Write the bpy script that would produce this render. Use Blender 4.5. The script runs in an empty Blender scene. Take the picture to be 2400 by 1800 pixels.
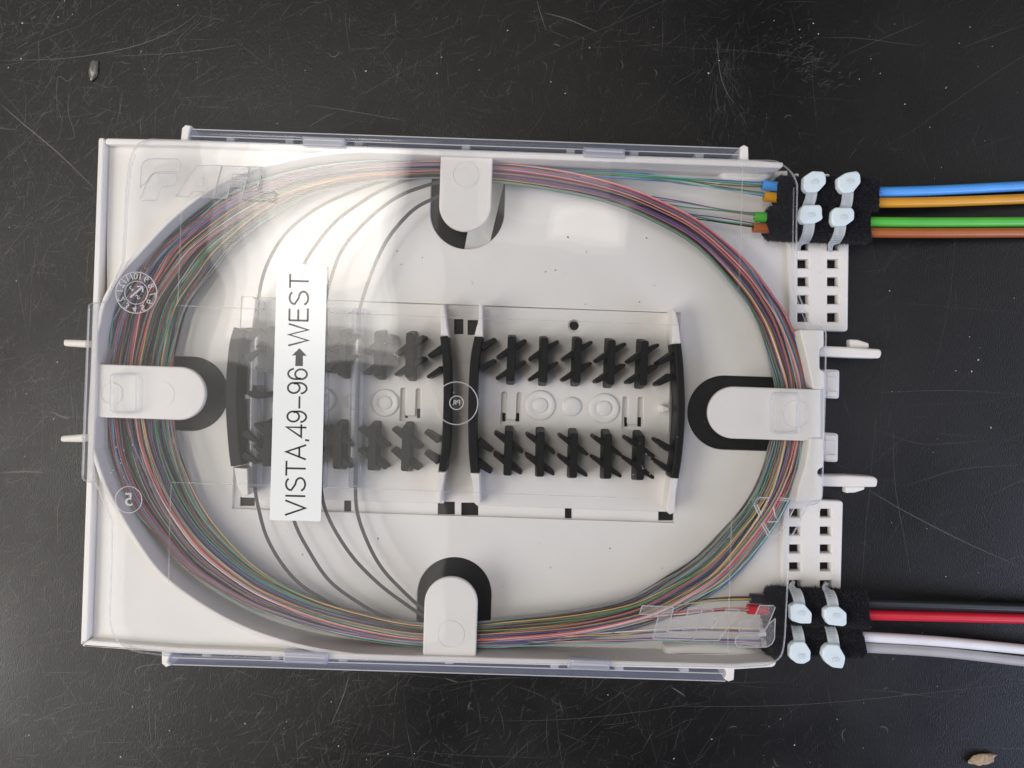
import bpy, bmesh, math, random
from mathutils import Vector, Matrix, noise
random.seed(7)
R = math.radians
SC = bpy.context.scene
COL = SC.collection

# ------------------------------------------------------------------ camera, light, exposure
S = 0.00015            # metres on the table per unit of the 2400 x 1800 survey grid
H = 0.27               # height of the lens above the table
cam_d = bpy.data.cameras.new('camera')
cam = bpy.data.objects.new('camera', cam_d); COL.objects.link(cam)
cam.location = (0, 0, H); cam.rotation_euler = (0, 0, 0)
cam_d.sensor_width = 36.0
cam_d.lens = 36.0 * H / (2400 * S)
cam_d.clip_start = 0.01; cam_d.clip_end = 20
SC.camera = cam

world = bpy.data.worlds.new('World'); SC.world = world
world.use_nodes = True
bg = world.node_tree.nodes['Background']
bg.inputs['Color'].default_value = (1.0, 0.97, 0.93, 1)
bg.inputs['Strength'].default_value = 0.08

def area(name, loc, target, sx, sy, radiance, color, spread=None):
    d = bpy.data.lights.new(name, 'AREA'); d.shape = 'RECTANGLE'
    d.size = sx; d.size_y = sy
    d.energy = radiance * math.pi * sx * sy
    d.color = color
    if spread: d.spread = R(spread)
    o = bpy.data.objects.new(name, d); COL.objects.link(o)
    o.location = loc
    o.rotation_euler = (Vector(target) - Vector(loc)).to_track_quat('-Z', 'Y').to_euler()
    return o
# the two lit ceiling panels and the pale ceiling around them, mirrored in the clear cover
def ceiling(name, x0, y0, x1, y1, z, radiance, color):
    """level lamp placed so that the cover mirrors it to the lens between these grid lines"""
    k = S * (H - 0.0175) / H * (1 + (z - 0.0175) / (H - 0.0175))
    cx, cy = ((x0 + x1) / 2 - 1200) * k, (900 - (y0 + y1) / 2) * k
    return area(name, (cx, cy, z), (cx, cy, 0), (x1 - x0) * k, (y1 - y0) * k, radiance, color)
for q in range(5):        # a lit panel whose light thins out towards the left and the near side
    ceiling('ceiling_panel_lamp', 500 + 38 * q, 300 + 22 * q, 945 - 14 * q, 870 - 52 * q, 2.00 - 0.01 * q, 1.85, (1.0, 0.955 - 0.012 * q, 0.90 - 0.04 * q))
ceiling('ceiling_panel_lamp', 1300, 470, 1475, 550, 2.00, 1.1, (1.0, 0.92, 0.80))
ceiling('ceiling_panel_lamp', 1318, 482, 1458, 536, 1.99, 1.1, (1.0, 0.92, 0.78))
ceiling('ceiling_panel_lamp', 1120, 330, 1480, 570, 2.02, 0.7, (1.0, 0.96, 0.92))
ceiling('ceiling_panel_lamp', 1160, 340, 1440, 500, 2.01, 0.6, (1.0, 0.96, 0.92))
ceiling('ceiling_bounce_lamp', -700, -150, 1020, 1500, 2.06, 0.95, (1.0, 0.965, 0.92))
# big window on the left, and a blue skylight low on the right
area('window_lamp', (-1.15, -0.36, 0.90), (0, 0, 0), 0.95, 0.75, 7.2, (1.0, 0.955, 0.905))
area('skylight_lamp', (1.0, -0.44, 0.40), (0, 0, 0), 0.7, 0.45, 7.5, (0.60, 0.68, 1.0))

area('added_fill_lamp', (1.6, 0.15, 1.2), (0, 0, 0), 1.3, 1.2, 1.4, (0.90, 0.92, 1.0))  # unseen fill lamp, added on the right to lighten the left track wall
SC.view_settings.view_transform = 'Standard'
SC.view_settings.look = 'None'
SC.view_settings.exposure = 0.0
SC.view_settings.gamma = 1.0
SC.cycles.transparent_max_bounces = 32
SC.cycles.max_bounces = 10

# ------------------------------------------------------------------ helpers
def P(px, py, z):
    k = S * (H - z) / H
    return Vector(((px - 1200) * k, (900 - py) * k, z))
mm = 0.001

def new_mat(name):
    m = bpy.data.materials.new(name); m.use_nodes = True
    nt = m.node_tree
    return m, nt, nt.nodes, nt.links

def principled(name, color, rough=0.5, spec=0.5, sss=0.0, bump=0.0, bscale=3000, var=0.0, vscale=60, coat=0.0):
    m, nt, N, L = new_mat(name)
    b = N['Principled BSDF']
    b.inputs['Base Color'].default_value = (*color, 1)
    b.inputs['Roughness'].default_value = rough
    b.inputs['Specular IOR Level'].default_value = spec
    if coat:
        b.inputs['Coat Weight'].default_value = coat; b.inputs['Coat Roughness'].default_value = 0.12
    if sss:
        b.inputs['Subsurface Weight'].default_value = sss
        b.inputs['Subsurface Radius'].default_value = (1, 0.95, 0.9)
        b.inputs['Subsurface Scale'].default_value = 0.002
    tc = N.new('ShaderNodeTexCoord')
    if bump:
        n = N.new('ShaderNodeTexNoise'); n.inputs['Scale'].default_value = bscale; n.inputs['Detail'].default_value = 3
        L.new(tc.outputs['Object'], n.inputs['Vector'])
        bp = N.new('ShaderNodeBump'); bp.inputs['Strength'].default_value = bump; bp.inputs['Distance'].default_value = 0.0002
        L.new(n.outputs['Fac'], bp.inputs['Height']); L.new(bp.outputs['Normal'], b.inputs['Normal'])
    if var:
        n = N.new('ShaderNodeTexNoise'); n.inputs['Scale'].default_value = vscale; n.inputs['Detail'].default_value = 4
        L.new(tc.outputs['Object'], n.inputs['Vector'])
        r = N.new('ShaderNodeMapRange')
        r.inputs['From Min'].default_value = 0.3; r.inputs['From Max'].default_value = 0.7
        r.inputs['To Min'].default_value = 1 - var; r.inputs['To Max'].default_value = 1 + var
        L.new(n.outputs['Fac'], r.inputs['Value'])
        mx = N.new('ShaderNodeVectorMath'); mx.operation = 'SCALE'
        mx.inputs[0].default_value = color
        L.new(r.outputs['Result'], mx.inputs['Scale'])
        L.new(mx.outputs['Vector'], b.inputs['Base Color'])
    return m

def clear(name, tint=(0.97, 0.975, 0.98), haze=0.0, haze_col=(0.8, 0.85, 0.95), rough=0.02, f0=0.04, wave=0.0, wscale=60, grain=0.0):
    """clear moulded plastic: straight-through light, Fresnel gloss on every face, optional milky haze"""
    m, nt, N, L = new_mat(name)
    N.remove(N['Principled BSDF'])
    out = N['Material Output']
    lw = N.new('ShaderNodeLayerWeight'); lw.inputs['Blend'].default_value = 0.5
    p = N.new('ShaderNodeMath'); p.operation = 'POWER'; p.inputs[1].default_value = 5
    L.new(lw.outputs['Facing'], p.inputs[0])
    ma = N.new('ShaderNodeMath'); ma.operation = 'MULTIPLY_ADD'; ma.inputs[1].default_value = 1 - f0; ma.inputs[2].default_value = f0
    L.new(p.outputs[0], ma.inputs[0])
    tr = N.new('ShaderNodeBsdfTransparent'); tr.inputs['Color'].default_value = (*tint, 1)
    gl = N.new('ShaderNodeBsdfGlossy'); gl.inputs['Roughness'].default_value = rough
    base = tr.outputs[0]
    if haze:
        df = N.new('ShaderNodeBsdfDiffuse'); df.inputs['Color'].default_value = (*haze_col, 1)
        tl = N.new('ShaderNodeBsdfTranslucent'); tl.inputs['Color'].default_value = (*haze_col, 1)
        ad = N.new('ShaderNodeMixShader'); ad.inputs[0].default_value = 0.5
        L.new(df.outputs[0], ad.inputs[1]); L.new(tl.outputs[0], ad.inputs[2])
        hx = N.new('ShaderNodeMixShader'); hx.inputs[0].default_value = haze
        L.new(tr.outputs[0], hx.inputs[1]); L.new(ad.outputs[0], hx.inputs[2])
        base = hx.outputs[0]
    mix = N.new('ShaderNodeMixShader')
    L.new(ma.outputs[0], mix.inputs[0]); L.new(base, mix.inputs[1]); L.new(gl.outputs[0], mix.inputs[2])
    L.new(mix.outputs[0], out.inputs['Surface'])
    if wave or grain:
        tc = N.new('ShaderNodeTexCoord')
        n = N.new('ShaderNodeTexNoise'); n.inputs['Scale'].default_value = wscale; n.inputs['Detail'].default_value = 1 if not grain else 3
        L.new(tc.outputs['Object'], n.inputs['Vector'])
        bp = N.new('ShaderNodeBump'); bp.inputs['Strength'].default_value = 1.0
        bp.inputs['Distance'].default_value = wave or grain
        L.new(n.outputs['Fac'], bp.inputs['Height']); L.new(bp.outputs['Normal'], gl.inputs['Normal'])
    return m

M = {}
M['white'] = principled('white_plastic', (0.795, 0.768, 0.738), 0.40, 0.4, bump=0.12, bscale=2500, var=0.025, vscale=55)
M['rubber'] = principled('black_rubber', (0.008, 0.0075, 0.008), 0.45, 0.17, bump=0.2, bscale=1500, var=0.2, vscale=200)
M['label'] = principled('label_film', (0.80, 0.82, 0.81), 0.12, 0.5, bump=0.5, bscale=70)
M['ink'] = principled('label_ink', (0.018, 0.018, 0.02), 0.2, 0.5)
M['velcro'] = principled('velcro', (0.010, 0.010, 0.013), 0.95, 0.1, bump=1.0, bscale=2500)
M['fuzz'] = principled('velcro_fuzz', (0.030, 0.030, 0.038), 0.7, 0.3)
M['nylon'] = principled('natural_nylon', (0.71, 0.81, 0.86), 0.32, 0.5, sss=0.6, bump=0.1, bscale=800)
M['strap'] = clear('nylon_strap', (0.80, 0.84, 0.86), haze=0.72, haze_col=(0.90, 0.93, 0.95), rough=0.25)
M['lid'] = clear('clear_cover', (0.985, 0.987, 0.99), haze=0.003, wave=0.0006, wscale=22, rough=0.03)
M['lid_edge'] = clear('clear_edge', (0.88, 0.90, 0.94), haze=0.42, haze_col=(0.93, 0.94, 0.97), rough=0.12)
M['emboss'] = clear('clear_emboss', (0.97, 0.97, 0.97), haze=0.07, haze_col=(0.92, 0.92, 0.92), rough=0.2, f0=0.05, grain=0.00045, wscale=1600)
M['mark'] = clear('clear_mark', (0.90, 0.90, 0.92), haze=0.58, haze_col=(0.97, 0.97, 0.97), rough=0.2)
M['outline'] = clear('clear_outline', (0.74, 0.74, 0.76), haze=0.46, haze_col=(0.95, 0.95, 0.97), rough=0.15)
M['rail'] = clear('clear_rail', (0.84, 0.86, 0.93), haze=0.22, haze_col=(0.70, 0.74, 0.92), rough=0.06)
M['sleeve'] = clear('clear_sleeve', (0.84, 0.86, 0.90), haze=0.2, haze_col=(0.8, 0.84, 0.95), rough=0.12, f0=0.06)
M['ribbon'] = principled('ribbon_coat', (0.075, 0.065, 0.075), 0.3, 0.5, var=0.25, vscale=300)
M['ribbon_b'] = principled('ribbon_coat_brown', (0.19, 0.13, 0.125), 0.3, 0.5, var=0.25, vscale=300)
M['paper'] = principled('grey_paper', (0.80, 0.80, 0.78), 0.8, 0.2, var=0.05, vscale=300)

def link(o, parent=None):
    COL.objects.link(o)
    if parent is not None: o.parent = parent
    return o

def thing(name, label, cat, loc=(0, 0, 0), group=None, rz=0):
    o = bpy.data.objects.new(name, None); o.empty_display_size = 0.01
    o.location = loc; o.rotation_euler = (0, 0, rz)
    return tag(link(o), label, cat, group)

def tag(o, label=None, cat=None, group=None, kind=None):
    if label: o['label'] = label
    if cat: o['category'] = cat
    if group: o['group'] = group
    if kind: o['kind'] = kind
    return o

def root_of(o):
    while o.parent: o = o.parent
    return o

def obj(name, me, mat, parent=None, local=False):
    """mesh in world coordinates -> object; under a thing it is shifted into the thing's own frame"""
    if isinstance(me, bmesh.types.BMesh):
        b = me; me = bpy.data.meshes.new(name); b.to_mesh(me); b.free()
    mats = mat if isinstance(mat, (list, tuple)) else [mat]
    me.materials.clear()
    for q in mats: me.materials.append(q)
    me.name = name
    o = bpy.data.objects.new(name, me)
    if not local:
        if parent is None:
            vs = [v.co for v in me.vertices]
            c = Vector((sum(v.x for v in vs), sum(v.y for v in vs), 0)) / len(vs)
            c.z = min(v.z for v in vs)
            me.transform(Matrix.Translation(-c)); o.location = c
        else:
            me.transform(Matrix.Translation(-root_of(parent).location))
    return link(o, parent)

def smooth(me, ang=40):
    me.polygons.foreach_set('use_smooth', [True] * len(me.polygons))
    me.set_sharp_from_angle(angle=R(ang))
    return me

def flat_tops(me):
    """big level faces stay optically flat"""
    for p in me.polygons:
        if abs(p.normal.z) > 0.995: p.use_smooth = False
    return me

def area2(pts):
    return sum(a.x * b.y - b.x * a.y for a, b in zip(pts, pts[1:] + pts[:1])) / 2

def plate(outer, z0, z1, holes=(), bevel=0.0003, res=2):
    """solid slab from a plan outline (world xy), with holes and rounded edges"""
    cu = bpy.data.curves.new('plan', 'CURVE'); cu.dimensions = '2D'; cu.fill_mode = 'BOTH'
    h = z1 - z0
    bevel = min(bevel, h * 0.45)
    for i, pts in enumerate([outer] + list(holes)):
        pts = [Vector((p[0], p[1], 0)) for p in pts]
        ccw = area2(pts) > 0
        if (i == 0) != ccw: pts.reverse()
        sp = cu.splines.new('POLY'); sp.points.add(len(pts) - 1); sp.use_cyclic_u = True
        for q, p in zip(sp.points, pts): q.co = (p.x, p.y, 0, 1)
    cu.extrude = h / 2 - bevel; cu.bevel_depth = bevel; cu.bevel_resolution = res
    cu.offset = -bevel
    o = bpy.data.objects.new('plan', cu)
    me = bpy.data.meshes.new_from_object(o)
    bpy.data.objects.remove(o); bpy.data.curves.remove(cu)
    me.transform(Matrix.Translation((0, 0, (z0 + z1) / 2)))
    bm = bmesh.new(); bm.from_mesh(me)
    bmesh.ops.remove_doubles(bm, verts=bm.verts, dist=1e-6)
    bmesh.ops.recalc_face_normals(bm, faces=bm.faces)
    bm.to_mesh(me); bm.free()
    return flat_tops(smooth(me, 38))

def pp(pts, z): return [P(x, y, z) for x, y in pts]

def crom(pts, n=8, closed=False):
    pts = [Vector(p) for p in pts]; out = []
    m = len(pts)
    for i in range(m if closed else m - 1):
        g = lambda k: pts[k % m] if closed else pts[max(0, min(m - 1, k))]
        a, b, c, d = g(i - 1), g(i), g(i + 1), g(i + 2)
        for s in range(n):
            t = s / n
            out.append(0.5 * ((2 * b) + (c - a) * t + (2 * a - 5 * b + 4 * c - d) * t * t + (3 * b - a - 3 * c + d) * t ** 3))
    if not closed: out.append(pts[-1])
    return out

def offset_path(pts, w):
    L_, R_ = [], []
    for i, p in enumerate(pts):
        t = (pts[min(i + 1, len(pts) - 1)] - pts[max(i - 1, 0)]); t.z = 0; t.normalize()
        n = Vector((-t.y, t.x, 0))
        L_.append(p + n * w / 2); R_.append(p - n * w / 2)
    return L_ + R_[::-1]

def round_poly(pts, r, n=5):
    """round every corner of a grid-space polygon"""
    out = []
    m = len(pts)
    for i in range(m):
        p = Vector((*pts[i], 0)); a = Vector((*pts[i - 1], 0)); b = Vector((*pts[(i + 1) % m], 0))
        rr = min(r, (a - p).length * 0.49, (b - p).length * 0.49)
        u = p + (a - p).normalized() * rr; v = p + (b - p).normalized() * rr
        for k in range(n + 1):
            t = k / n
            q = u * (1 - t) ** 2 + p * 2 * t * (1 - t) + v * t * t
            out.append((q.x, q.y))
    return out

def rect(x0, y0, x1, y1): return [(x0, y0), (x1, y0), (x1, y1), (x0, y1)]
def circle(cx, cy, r, n=32): return [(cx + r * math.cos(2 * math.pi * k / n), cy + r * math.sin(2 * math.pi * k / n)) for k in range(n)]
def quad_rot(cx, cy, w, h, a):
    c, s = math.cos(a), math.sin(a)
    return [(cx + x * c - y * s, cy + x * s + y * c) for x, y in ((-w/2, -h/2), (w/2, -h/2), (w/2, h/2), (-w/2, h/2))]

def sweep(bm, pts, sec, cap=True, up=Vector((0, 0, 1)), scale=None):
    """sweep a closed cross-section (list of (side, up)) along world points"""
    rings = []
    m = len(pts)
    for i, p in enumerate(pts):
        t = (pts[min(i + 1, m - 1)] - pts[max(i - 1, 0)]).normalized()
        s = up.cross(t)
        if s.length < 1e-5: s = Vector((1, 0, 0))
        s.normalize(); u = t.cross(s).normalized()
        k = scale(i / max(1, m - 1)) if scale else 1
        rings.append([bm.verts.new(p + s * (a * k) + u * (b * k)) for a, b in sec])
    n = len(sec)
    for r0, r1 in zip(rings, rings[1:]):
        for k in range(n): bm.faces.new((r0[k], r0[(k + 1) % n], r1[(k + 1) % n], r1[k]))
    if cap:
        bm.faces.new(rings[0][::-1]); bm.faces.new(rings[-1])
    return rings

def circ_sec(r, n, cx=0, cy=0): return [(cx + r * math.cos(2*math.pi*k/n), cy + r * math.sin(2*math.pi*k/n)) for k in range(n)]
def fin(bm, s=True):
    bmesh.ops.recalc_face_normals(bm, faces=bm.faces)
    me = bpy.data.meshes.new('m'); bm.to_mesh(me); bm.free()
    return smooth(me, 50) if s else me

def lathe(c, prof, n=40):
    bm = bmesh.new(); rings = []
    for r, z in prof:
        rings.append([bm.verts.new((c.x + r * math.cos(2*math.pi*k/n), c.y + r * math.sin(2*math.pi*k/n), z)) for k in range(n)])
    for r0, r1 in zip(rings, rings[1:]):
        for k in range(n): bm.faces.new((r0[k], r0[(k+1) % n], r1[(k+1) % n], r1[k]))
    bm.faces.new(rings[-1])
    return fin(bm)

def frustum(bm, pts, z0, z1, c, draft):
    """tapered post from a plan outline: full size at the top, spread by draft at the foot"""
    top = [bm.verts.new((p.x, p.y, z1)) for p in pts]
    ch = [bm.verts.new((p.x + (p.x - c.x) * 0.03, p.y + (p.y - c.y) * 0.03, z1 - 0.0003)) for p in pts]
    bot = [bm.verts.new((c.x + (p.x - c.x) * draft, c.y + (p.y - c.y) * draft, z0)) for p in pts]
    n = len(pts)
    for a, b in ((bot, ch), (ch, top)):
        for k in range(n): bm.faces.new((a[k], a[(k+1) % n], b[(k+1) % n], b[k]))
    bm.faces.new(top); bm.faces.new(bot[::-1])

def ring_mesh(cx, cy, r, w, z, h, n=40):
    return plate(pp(circle(cx, cy, r + w/2, n), z), z, z + h, [pp(circle(cx, cy, r - w/2, n), z)], bevel=h * 0.3, res=1)

def rod(x0, x1, y0, y1): pass

# ------------------------------------------------------------------ the black table
def table_material():
    m, nt, N, L = new_mat('black_laminate')
    b = N['Principled BSDF']
    tc = N.new('ShaderNodeTexCoord')
    n1 = N.new('ShaderNodeTexNoise'); n1.inputs['Scale'].default_value = 13; n1.inputs['Detail'].default_value = 6
    n2 = N.new('ShaderNodeTexNoise'); n2.inputs['Scale'].default_value = 900; n2.inputs['Detail'].default_value = 4
    mp = N.new('ShaderNodeMapping'); mp.inputs['Scale'].default_value = (3.0, 1.0, 1.0); mp.inputs['Rotation'].default_value = (0, 0, 0.15)
    L.new(tc.outputs['Object'], n1.inputs['Vector'])
    L.new(tc.outputs['Object'], mp.inputs['Vector']); L.new(mp.outputs[0], n2.inputs['Vector'])
    cr = N.new('ShaderNodeValToRGB')
    cr.color_ramp.elements[0].position = 0.35; cr.color_ramp.elements[0].color = (0.005, 0.005, 0.0055, 1)
    cr.color_ramp.elements[1].position = 0.75; cr.color_ramp.elements[1].color = (0.012, 0.0105, 0.0095, 1)
    L.new(n1.outputs['Fac'], cr.inputs['Fac'])
    L.new(cr.outputs['Color'], b.inputs['Base Color'])
    rr = N.new('ShaderNodeMapRange'); rr.inputs['From Min'].default_value = 0.3; rr.inputs['From Max'].default_value = 0.7
    rr.inputs['To Min'].default_value = 0.27; rr.inputs['To Max'].default_value = 0.55
    L.new(n1.outputs['Fac'], rr.inputs['Value']); L.new(rr.outputs['Result'], b.inputs['Roughness'])
    bp = N.new('ShaderNodeBump'); bp.inputs['Strength'].default_value = 0.35; bp.inputs['Distance'].default_value = 0.0003
    L.new(n2.outputs['Fac'], bp.inputs['Height']); L.new(bp.outputs['Normal'], b.inputs['Normal'])
    b.inputs['Specular IOR Level'].default_value = 0.38
    return m
M['table'] = table_material()
bm = bmesh.new()
bmesh.ops.create_cube(bm, size=1)
for v in bm.verts: v.co = Vector((v.co.x * 1.3, v.co.y * 1.0, (v.co.z - 0.5) * 0.03))
table = obj('table_top', bm, M['table'])
table.data.transform(Matrix.Translation((0, 0, -0.03))); table.location = (0, 0, 0)
tag(table, 'scratched black laminate table top', kind='structure')

def scratch_material():
    m, nt, N, L = new_mat('scratch')
    b = N['Principled BSDF']
    b.inputs['Base Color'].default_value = (0.20, 0.19, 0.18, 1); b.inputs['Roughness'].default_value = 0.5
    at = N.new('ShaderNodeAttribute'); at.attribute_name = 'wear'
    tr = N.new('ShaderNodeBsdfTransparent'); mx = N.new('ShaderNodeMixShader')
    L.new(at.outputs['Fac'], mx.inputs[0]); L.new(tr.outputs[0], mx.inputs[1]); L.new(b.outputs[0], mx.inputs[2])
    L.new(mx.outputs[0], N['Material Output'].inputs['Surface'])
    return m
M['scratch'] = scratch_material()
def scratches():
    vs, fs, wear = [], [], []
    zc = [0]
    def strip(pts, w, a):
        zc[0] = (zc[0] + 1) % 40
        z = 0.00002 + zc[0] * 1e-6
        base = len(vs); m = len(pts)
        for i, p in enumerate(pts):
            t = (Vector(pts[min(i+1, m-1)]) - Vector(pts[max(i-1, 0)])).normalized()
            n = Vector((-t.y, t.x))
            e = math.sin(math.pi * (i + 0.15) / (m - 0.7)) ** 0.6
            for s in (-1, 1):
                q = P(p[0] + n.x * w * s / 2, p[1] + n.y * w * s / 2, 0)
                vs.append((q.x, q.y, z)); wear.append(max(0, a * e))
        for i in range(m - 1):
            k = base + 2 * i; fs.append((k, k + 1, k + 3, k + 2))
    rnd = random.Random(3)
    def rscratch(x, y, ln, ang, w, a, curl):
        pts = []; n = max(4, int(ln / 18)); c = rnd.gauss(0, curl)
        for i in range(n + 1):
            pts.append((x, y))
            x += math.cos(ang) * ln / n; y += math.sin(ang) * ln / n
            ang += c / n + rnd.gauss(0, 0.02)
        strip([Vector(p) for p in pts], w, a)
    for i in range(42000):
        x = rnd.uniform(-150, 2550); y = rnd.uniform(-100, 1900)
        if 260 < x < 1800 and 360 < y < 1500: continue
        left = 1 - min(1, max(0, x / 2400))
        if rnd.random() > 0.72 + 0.6 * noise.noise(Vector((x / 210, y / 210, 3.3))): continue
        if rnd.random() > 0.16 + 0.84 * left ** 1.1: continue
        fam = rnd.random()
        ang = rnd.gauss(-0.75, 0.3) if fam < 0.40 else rnd.gauss(1.5, 0.18) if fam < 0.62 else rnd.gauss(0.0, 0.2) if fam < 0.75 else rnd.uniform(0, math.pi)
        ln = min(420, rnd.expovariate(1 / 26) + 5)
        rscratch(x, y, ln, ang, rnd.uniform(0.5, 1.4), rnd.uniform(0.03, 0.40) * (0.30 + 0.85 * left), 0.5 if ln < 50 else 0.15)
    for i in range(140):                       # long hairlines
        x = rnd.uniform(-100, 2400); y = rnd.uniform(-50, 1800)
        if 200 < x < 1850 and 330 < y < 1530: continue
        rscratch(x, y, rnd.uniform(120, 600), rnd.choice([rnd.gauss(-0.5, 0.25), rnd.gauss(0.05, 0.08), rnd.gauss(1.55, 0.06)]), rnd.uniform(0.7, 1.3), rnd.uniform(0.10, 0.34), 0.2)
    for i in range(34):                        # small curled nicks
        x = rnd.uniform(0, 2400); y = rnd.choice([rnd.uniform(0, 320), rnd.uniform(1560, 1800), rnd.uniform(0, 1800)])
        if 200 < x < 1990 and 330 < y < 1530: continue
        rscratch(x, y, rnd.uniform(12, 40), rnd.uniform(0, 6.28), rnd.uniform(1.5, 3.2), rnd.uniform(0.2, 0.55), 1.4)
    cx, cy = 1880, 140                         # scuffed patches upper right
    for i in range(130):
        x = rnd.gauss(1885, 45); y = rnd.gauss(140 + (x - 1885) * 0.5, 26)
        rscratch(x, y, rnd.uniform(6, 26), rnd.gauss(-0.5, 0.5), rnd.uniform(0.8, 2), rnd.uniform(0.08, 0.30), 0.5)
    for i in range(120):
        x = rnd.gauss(1700, 30); y = rnd.gauss(190, 60)
        rscratch(x, y, rnd.uniform(10, 50), rnd.gauss(1.5, 0.3), rnd.uniform(0.8, 1.6), rnd.uniform(0.06, 0.22), 0.4)
    for pts, w, a in [([(0, 243), (60, 295), (140, 362), (225, 445)], 2.2, 0.75), ([(2030, 1145), (2120, 1198), (2260, 1270), (2395, 1330)], 2.0, 0.40),
                      ([(0, 142), (160, 136), (300, 112), (400, 75), (480, 20)], 1.8, 0.5), ([(260, 132), (420, 124), (560, 105)], 1.6, 0.4),
                      ([(720, 245), (830, 262), (960, 285)], 1.8, 0.4), ([(720, 300), (760, 275), (790, 262)], 1.8, 0.45),
                      ([(1680, 85), (1686, 160), (1700, 210), (1722, 245)], 2.0, 0.4), ([(1275, 30), (1330, 45), (1400, 75)], 2.4, 0.5),
                      ([(1258, 0), (1268, 35), (1280, 72)], 1.8, 0.45), ([(820, 1575), (805, 1630), (775, 1700)], 2.0, 0.5),
                      ([(385, 1555), (340, 1560), (318, 1570), (322, 1585)], 2.0, 0.5), ([(350, 1600), (350, 1690), (358, 1770)], 1.6, 0.4),
                      ([(2120, 1140), (2250, 1100), (2400, 1090)], 1.4, 0.25), ([(2060, 920), (2230, 915), (2400, 925)], 1.4, 0.22),
                      ([(2040, 1000), (2160, 1040), (2330, 1030)], 1.4, 0.2), ([(1560, 1655), (1900, 1650), (2400, 1600)], 1.4, 0.25),
                      ([(0, 1108), (60, 1105), (105, 1108)], 4.0, 0.5), ([(120, 965), (150, 978), (165, 980)], 5.0, 0.5),
                      ([(183, 165), (160, 190), (135, 185), (135, 290)], 1.6, 0.42), ([(165, 205), (160, 260), (175, 320), (150, 325)], 1.6, 0.4),
                      ([(150, 1155), (136, 1190), (136, 1280)], 2.0, 0.42)]:
        strip(crom([Vector((x, y)) for x, y in pts], 6), w, a)
    me = bpy.data.meshes.new('scratch_marks'); me.from_pydata(vs, [], fs)
    at = me.attributes.new('wear', 'FLOAT', 'POINT'); at.data.foreach_set('value', wear)
    me.materials.append(M['scratch'])
    o = bpy.data.objects.new('scratch_marks', me); link(o, table); o['kind'] = 'stuff'
scratches()

# ------------------------------------------------------------------ splice tray
Z_RIM, Z_FLOOR, Z_REC = 16*mm, 3.0*mm, 1.5*mm
tray = thing('splice_tray', 'white plastic fibre splice tray with oval track lying on the black table', 'splice tray', P(1080, 925, 0))
W = M['white']

# floor with its openings (plan taken at rim height for the outside, at floor height for openings)
floor_out = pp([(238, 330), (420, 334), (1000, 354), (1700, 378)], Z_RIM) + pp([(1846, 400), (1846, 780)], Z_FLOOR) + \
    pp([(1915, 785), (1912, 1165)], Z_FLOOR) + pp([(1832, 1170), (1828, 1530)], Z_FLOOR) + pp([(1700, 1562), (1000, 1540), (196, 1510)], Z_RIM)
def u_hole(cx, cy, r, dirx, diry, ln, ang):
    """U opening: half circle of radius r about (cx,cy) bulging away from (dirx,diry), straight sides of length ln"""
    a0 = math.atan2(diry, dirx)
    pts = []
    for k in range(25):
        a = a0 + math.pi / 2 + math.pi * k / 24
        pts.append((cx + r * math.cos(a), cy + r * math.sin(a)))
    e = pts[-1]; s = pts[0]
    ca, sa = math.cos(a0 + ang), math.sin(a0 + ang)
    pts += [(e[0] + ln * ca, e[1] + ln * sa), (s[0] + ln * ca, s[1] + ln * sa)]
    return pts
tilt = R(1.9)
zf = Z_FLOOR
holes = [u_hole(1095, 497, 87, 0, -1, 92, tilt), u_hole(1065, 1393, 87, 0, 1, 80, tilt),
         u_hole(448, 923, 87, -1, 0, 80, tilt), u_hole(1698, 967, 87, 1, 0, 150, tilt)]
# flip the bulge so that each U opens towards its own wall
recess = [(566, 695), (1595, 733), (1580, 1226), (543, 1192)]
base = obj('floor', plate(floor_out, 0.4*mm, Z_FLOOR, [pp(h, zf) for h in holes] + [pp(recess, zf)], 0.25*mm), W, tray)
# recessed bed below the splice holders, with its small square windows onto the table
slots = [rect(1064, 748, 1086, 783), rect(1096, 750, 1120, 785), rect(1590, 768, 1599, 800),
         rect(562, 1165, 597, 1186), rect(806, 1168, 823, 1200), rect(1026, 1176, 1066, 1206), rect(1081, 1178, 1121, 1208),
         rect(1324, 1185, 1340, 1215), rect(1543, 1192, 1579, 1220),
         rect(1177, 968, 1185, 988), rect(1208, 968, 1217, 988), rect(1463, 978, 1471, 1000), rect(1494, 978, 1503, 1000),
         rect(949, 958, 956, 980), rect(977, 958, 985, 980), circle(1346, 763, 11, 20)]
slots = [s for s in slots if s[0][0] != 1590]
bed = obj('recess_bed', plate(pp([(x + (4 if x > 1000 else -4), y + (4 if y > 1000 else -4)) for x, y in recess], zf), 0.4*mm, Z_REC,
          [pp(s, Z_REC) for s in slots], 0.1*mm, 1), W, tray)
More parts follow.
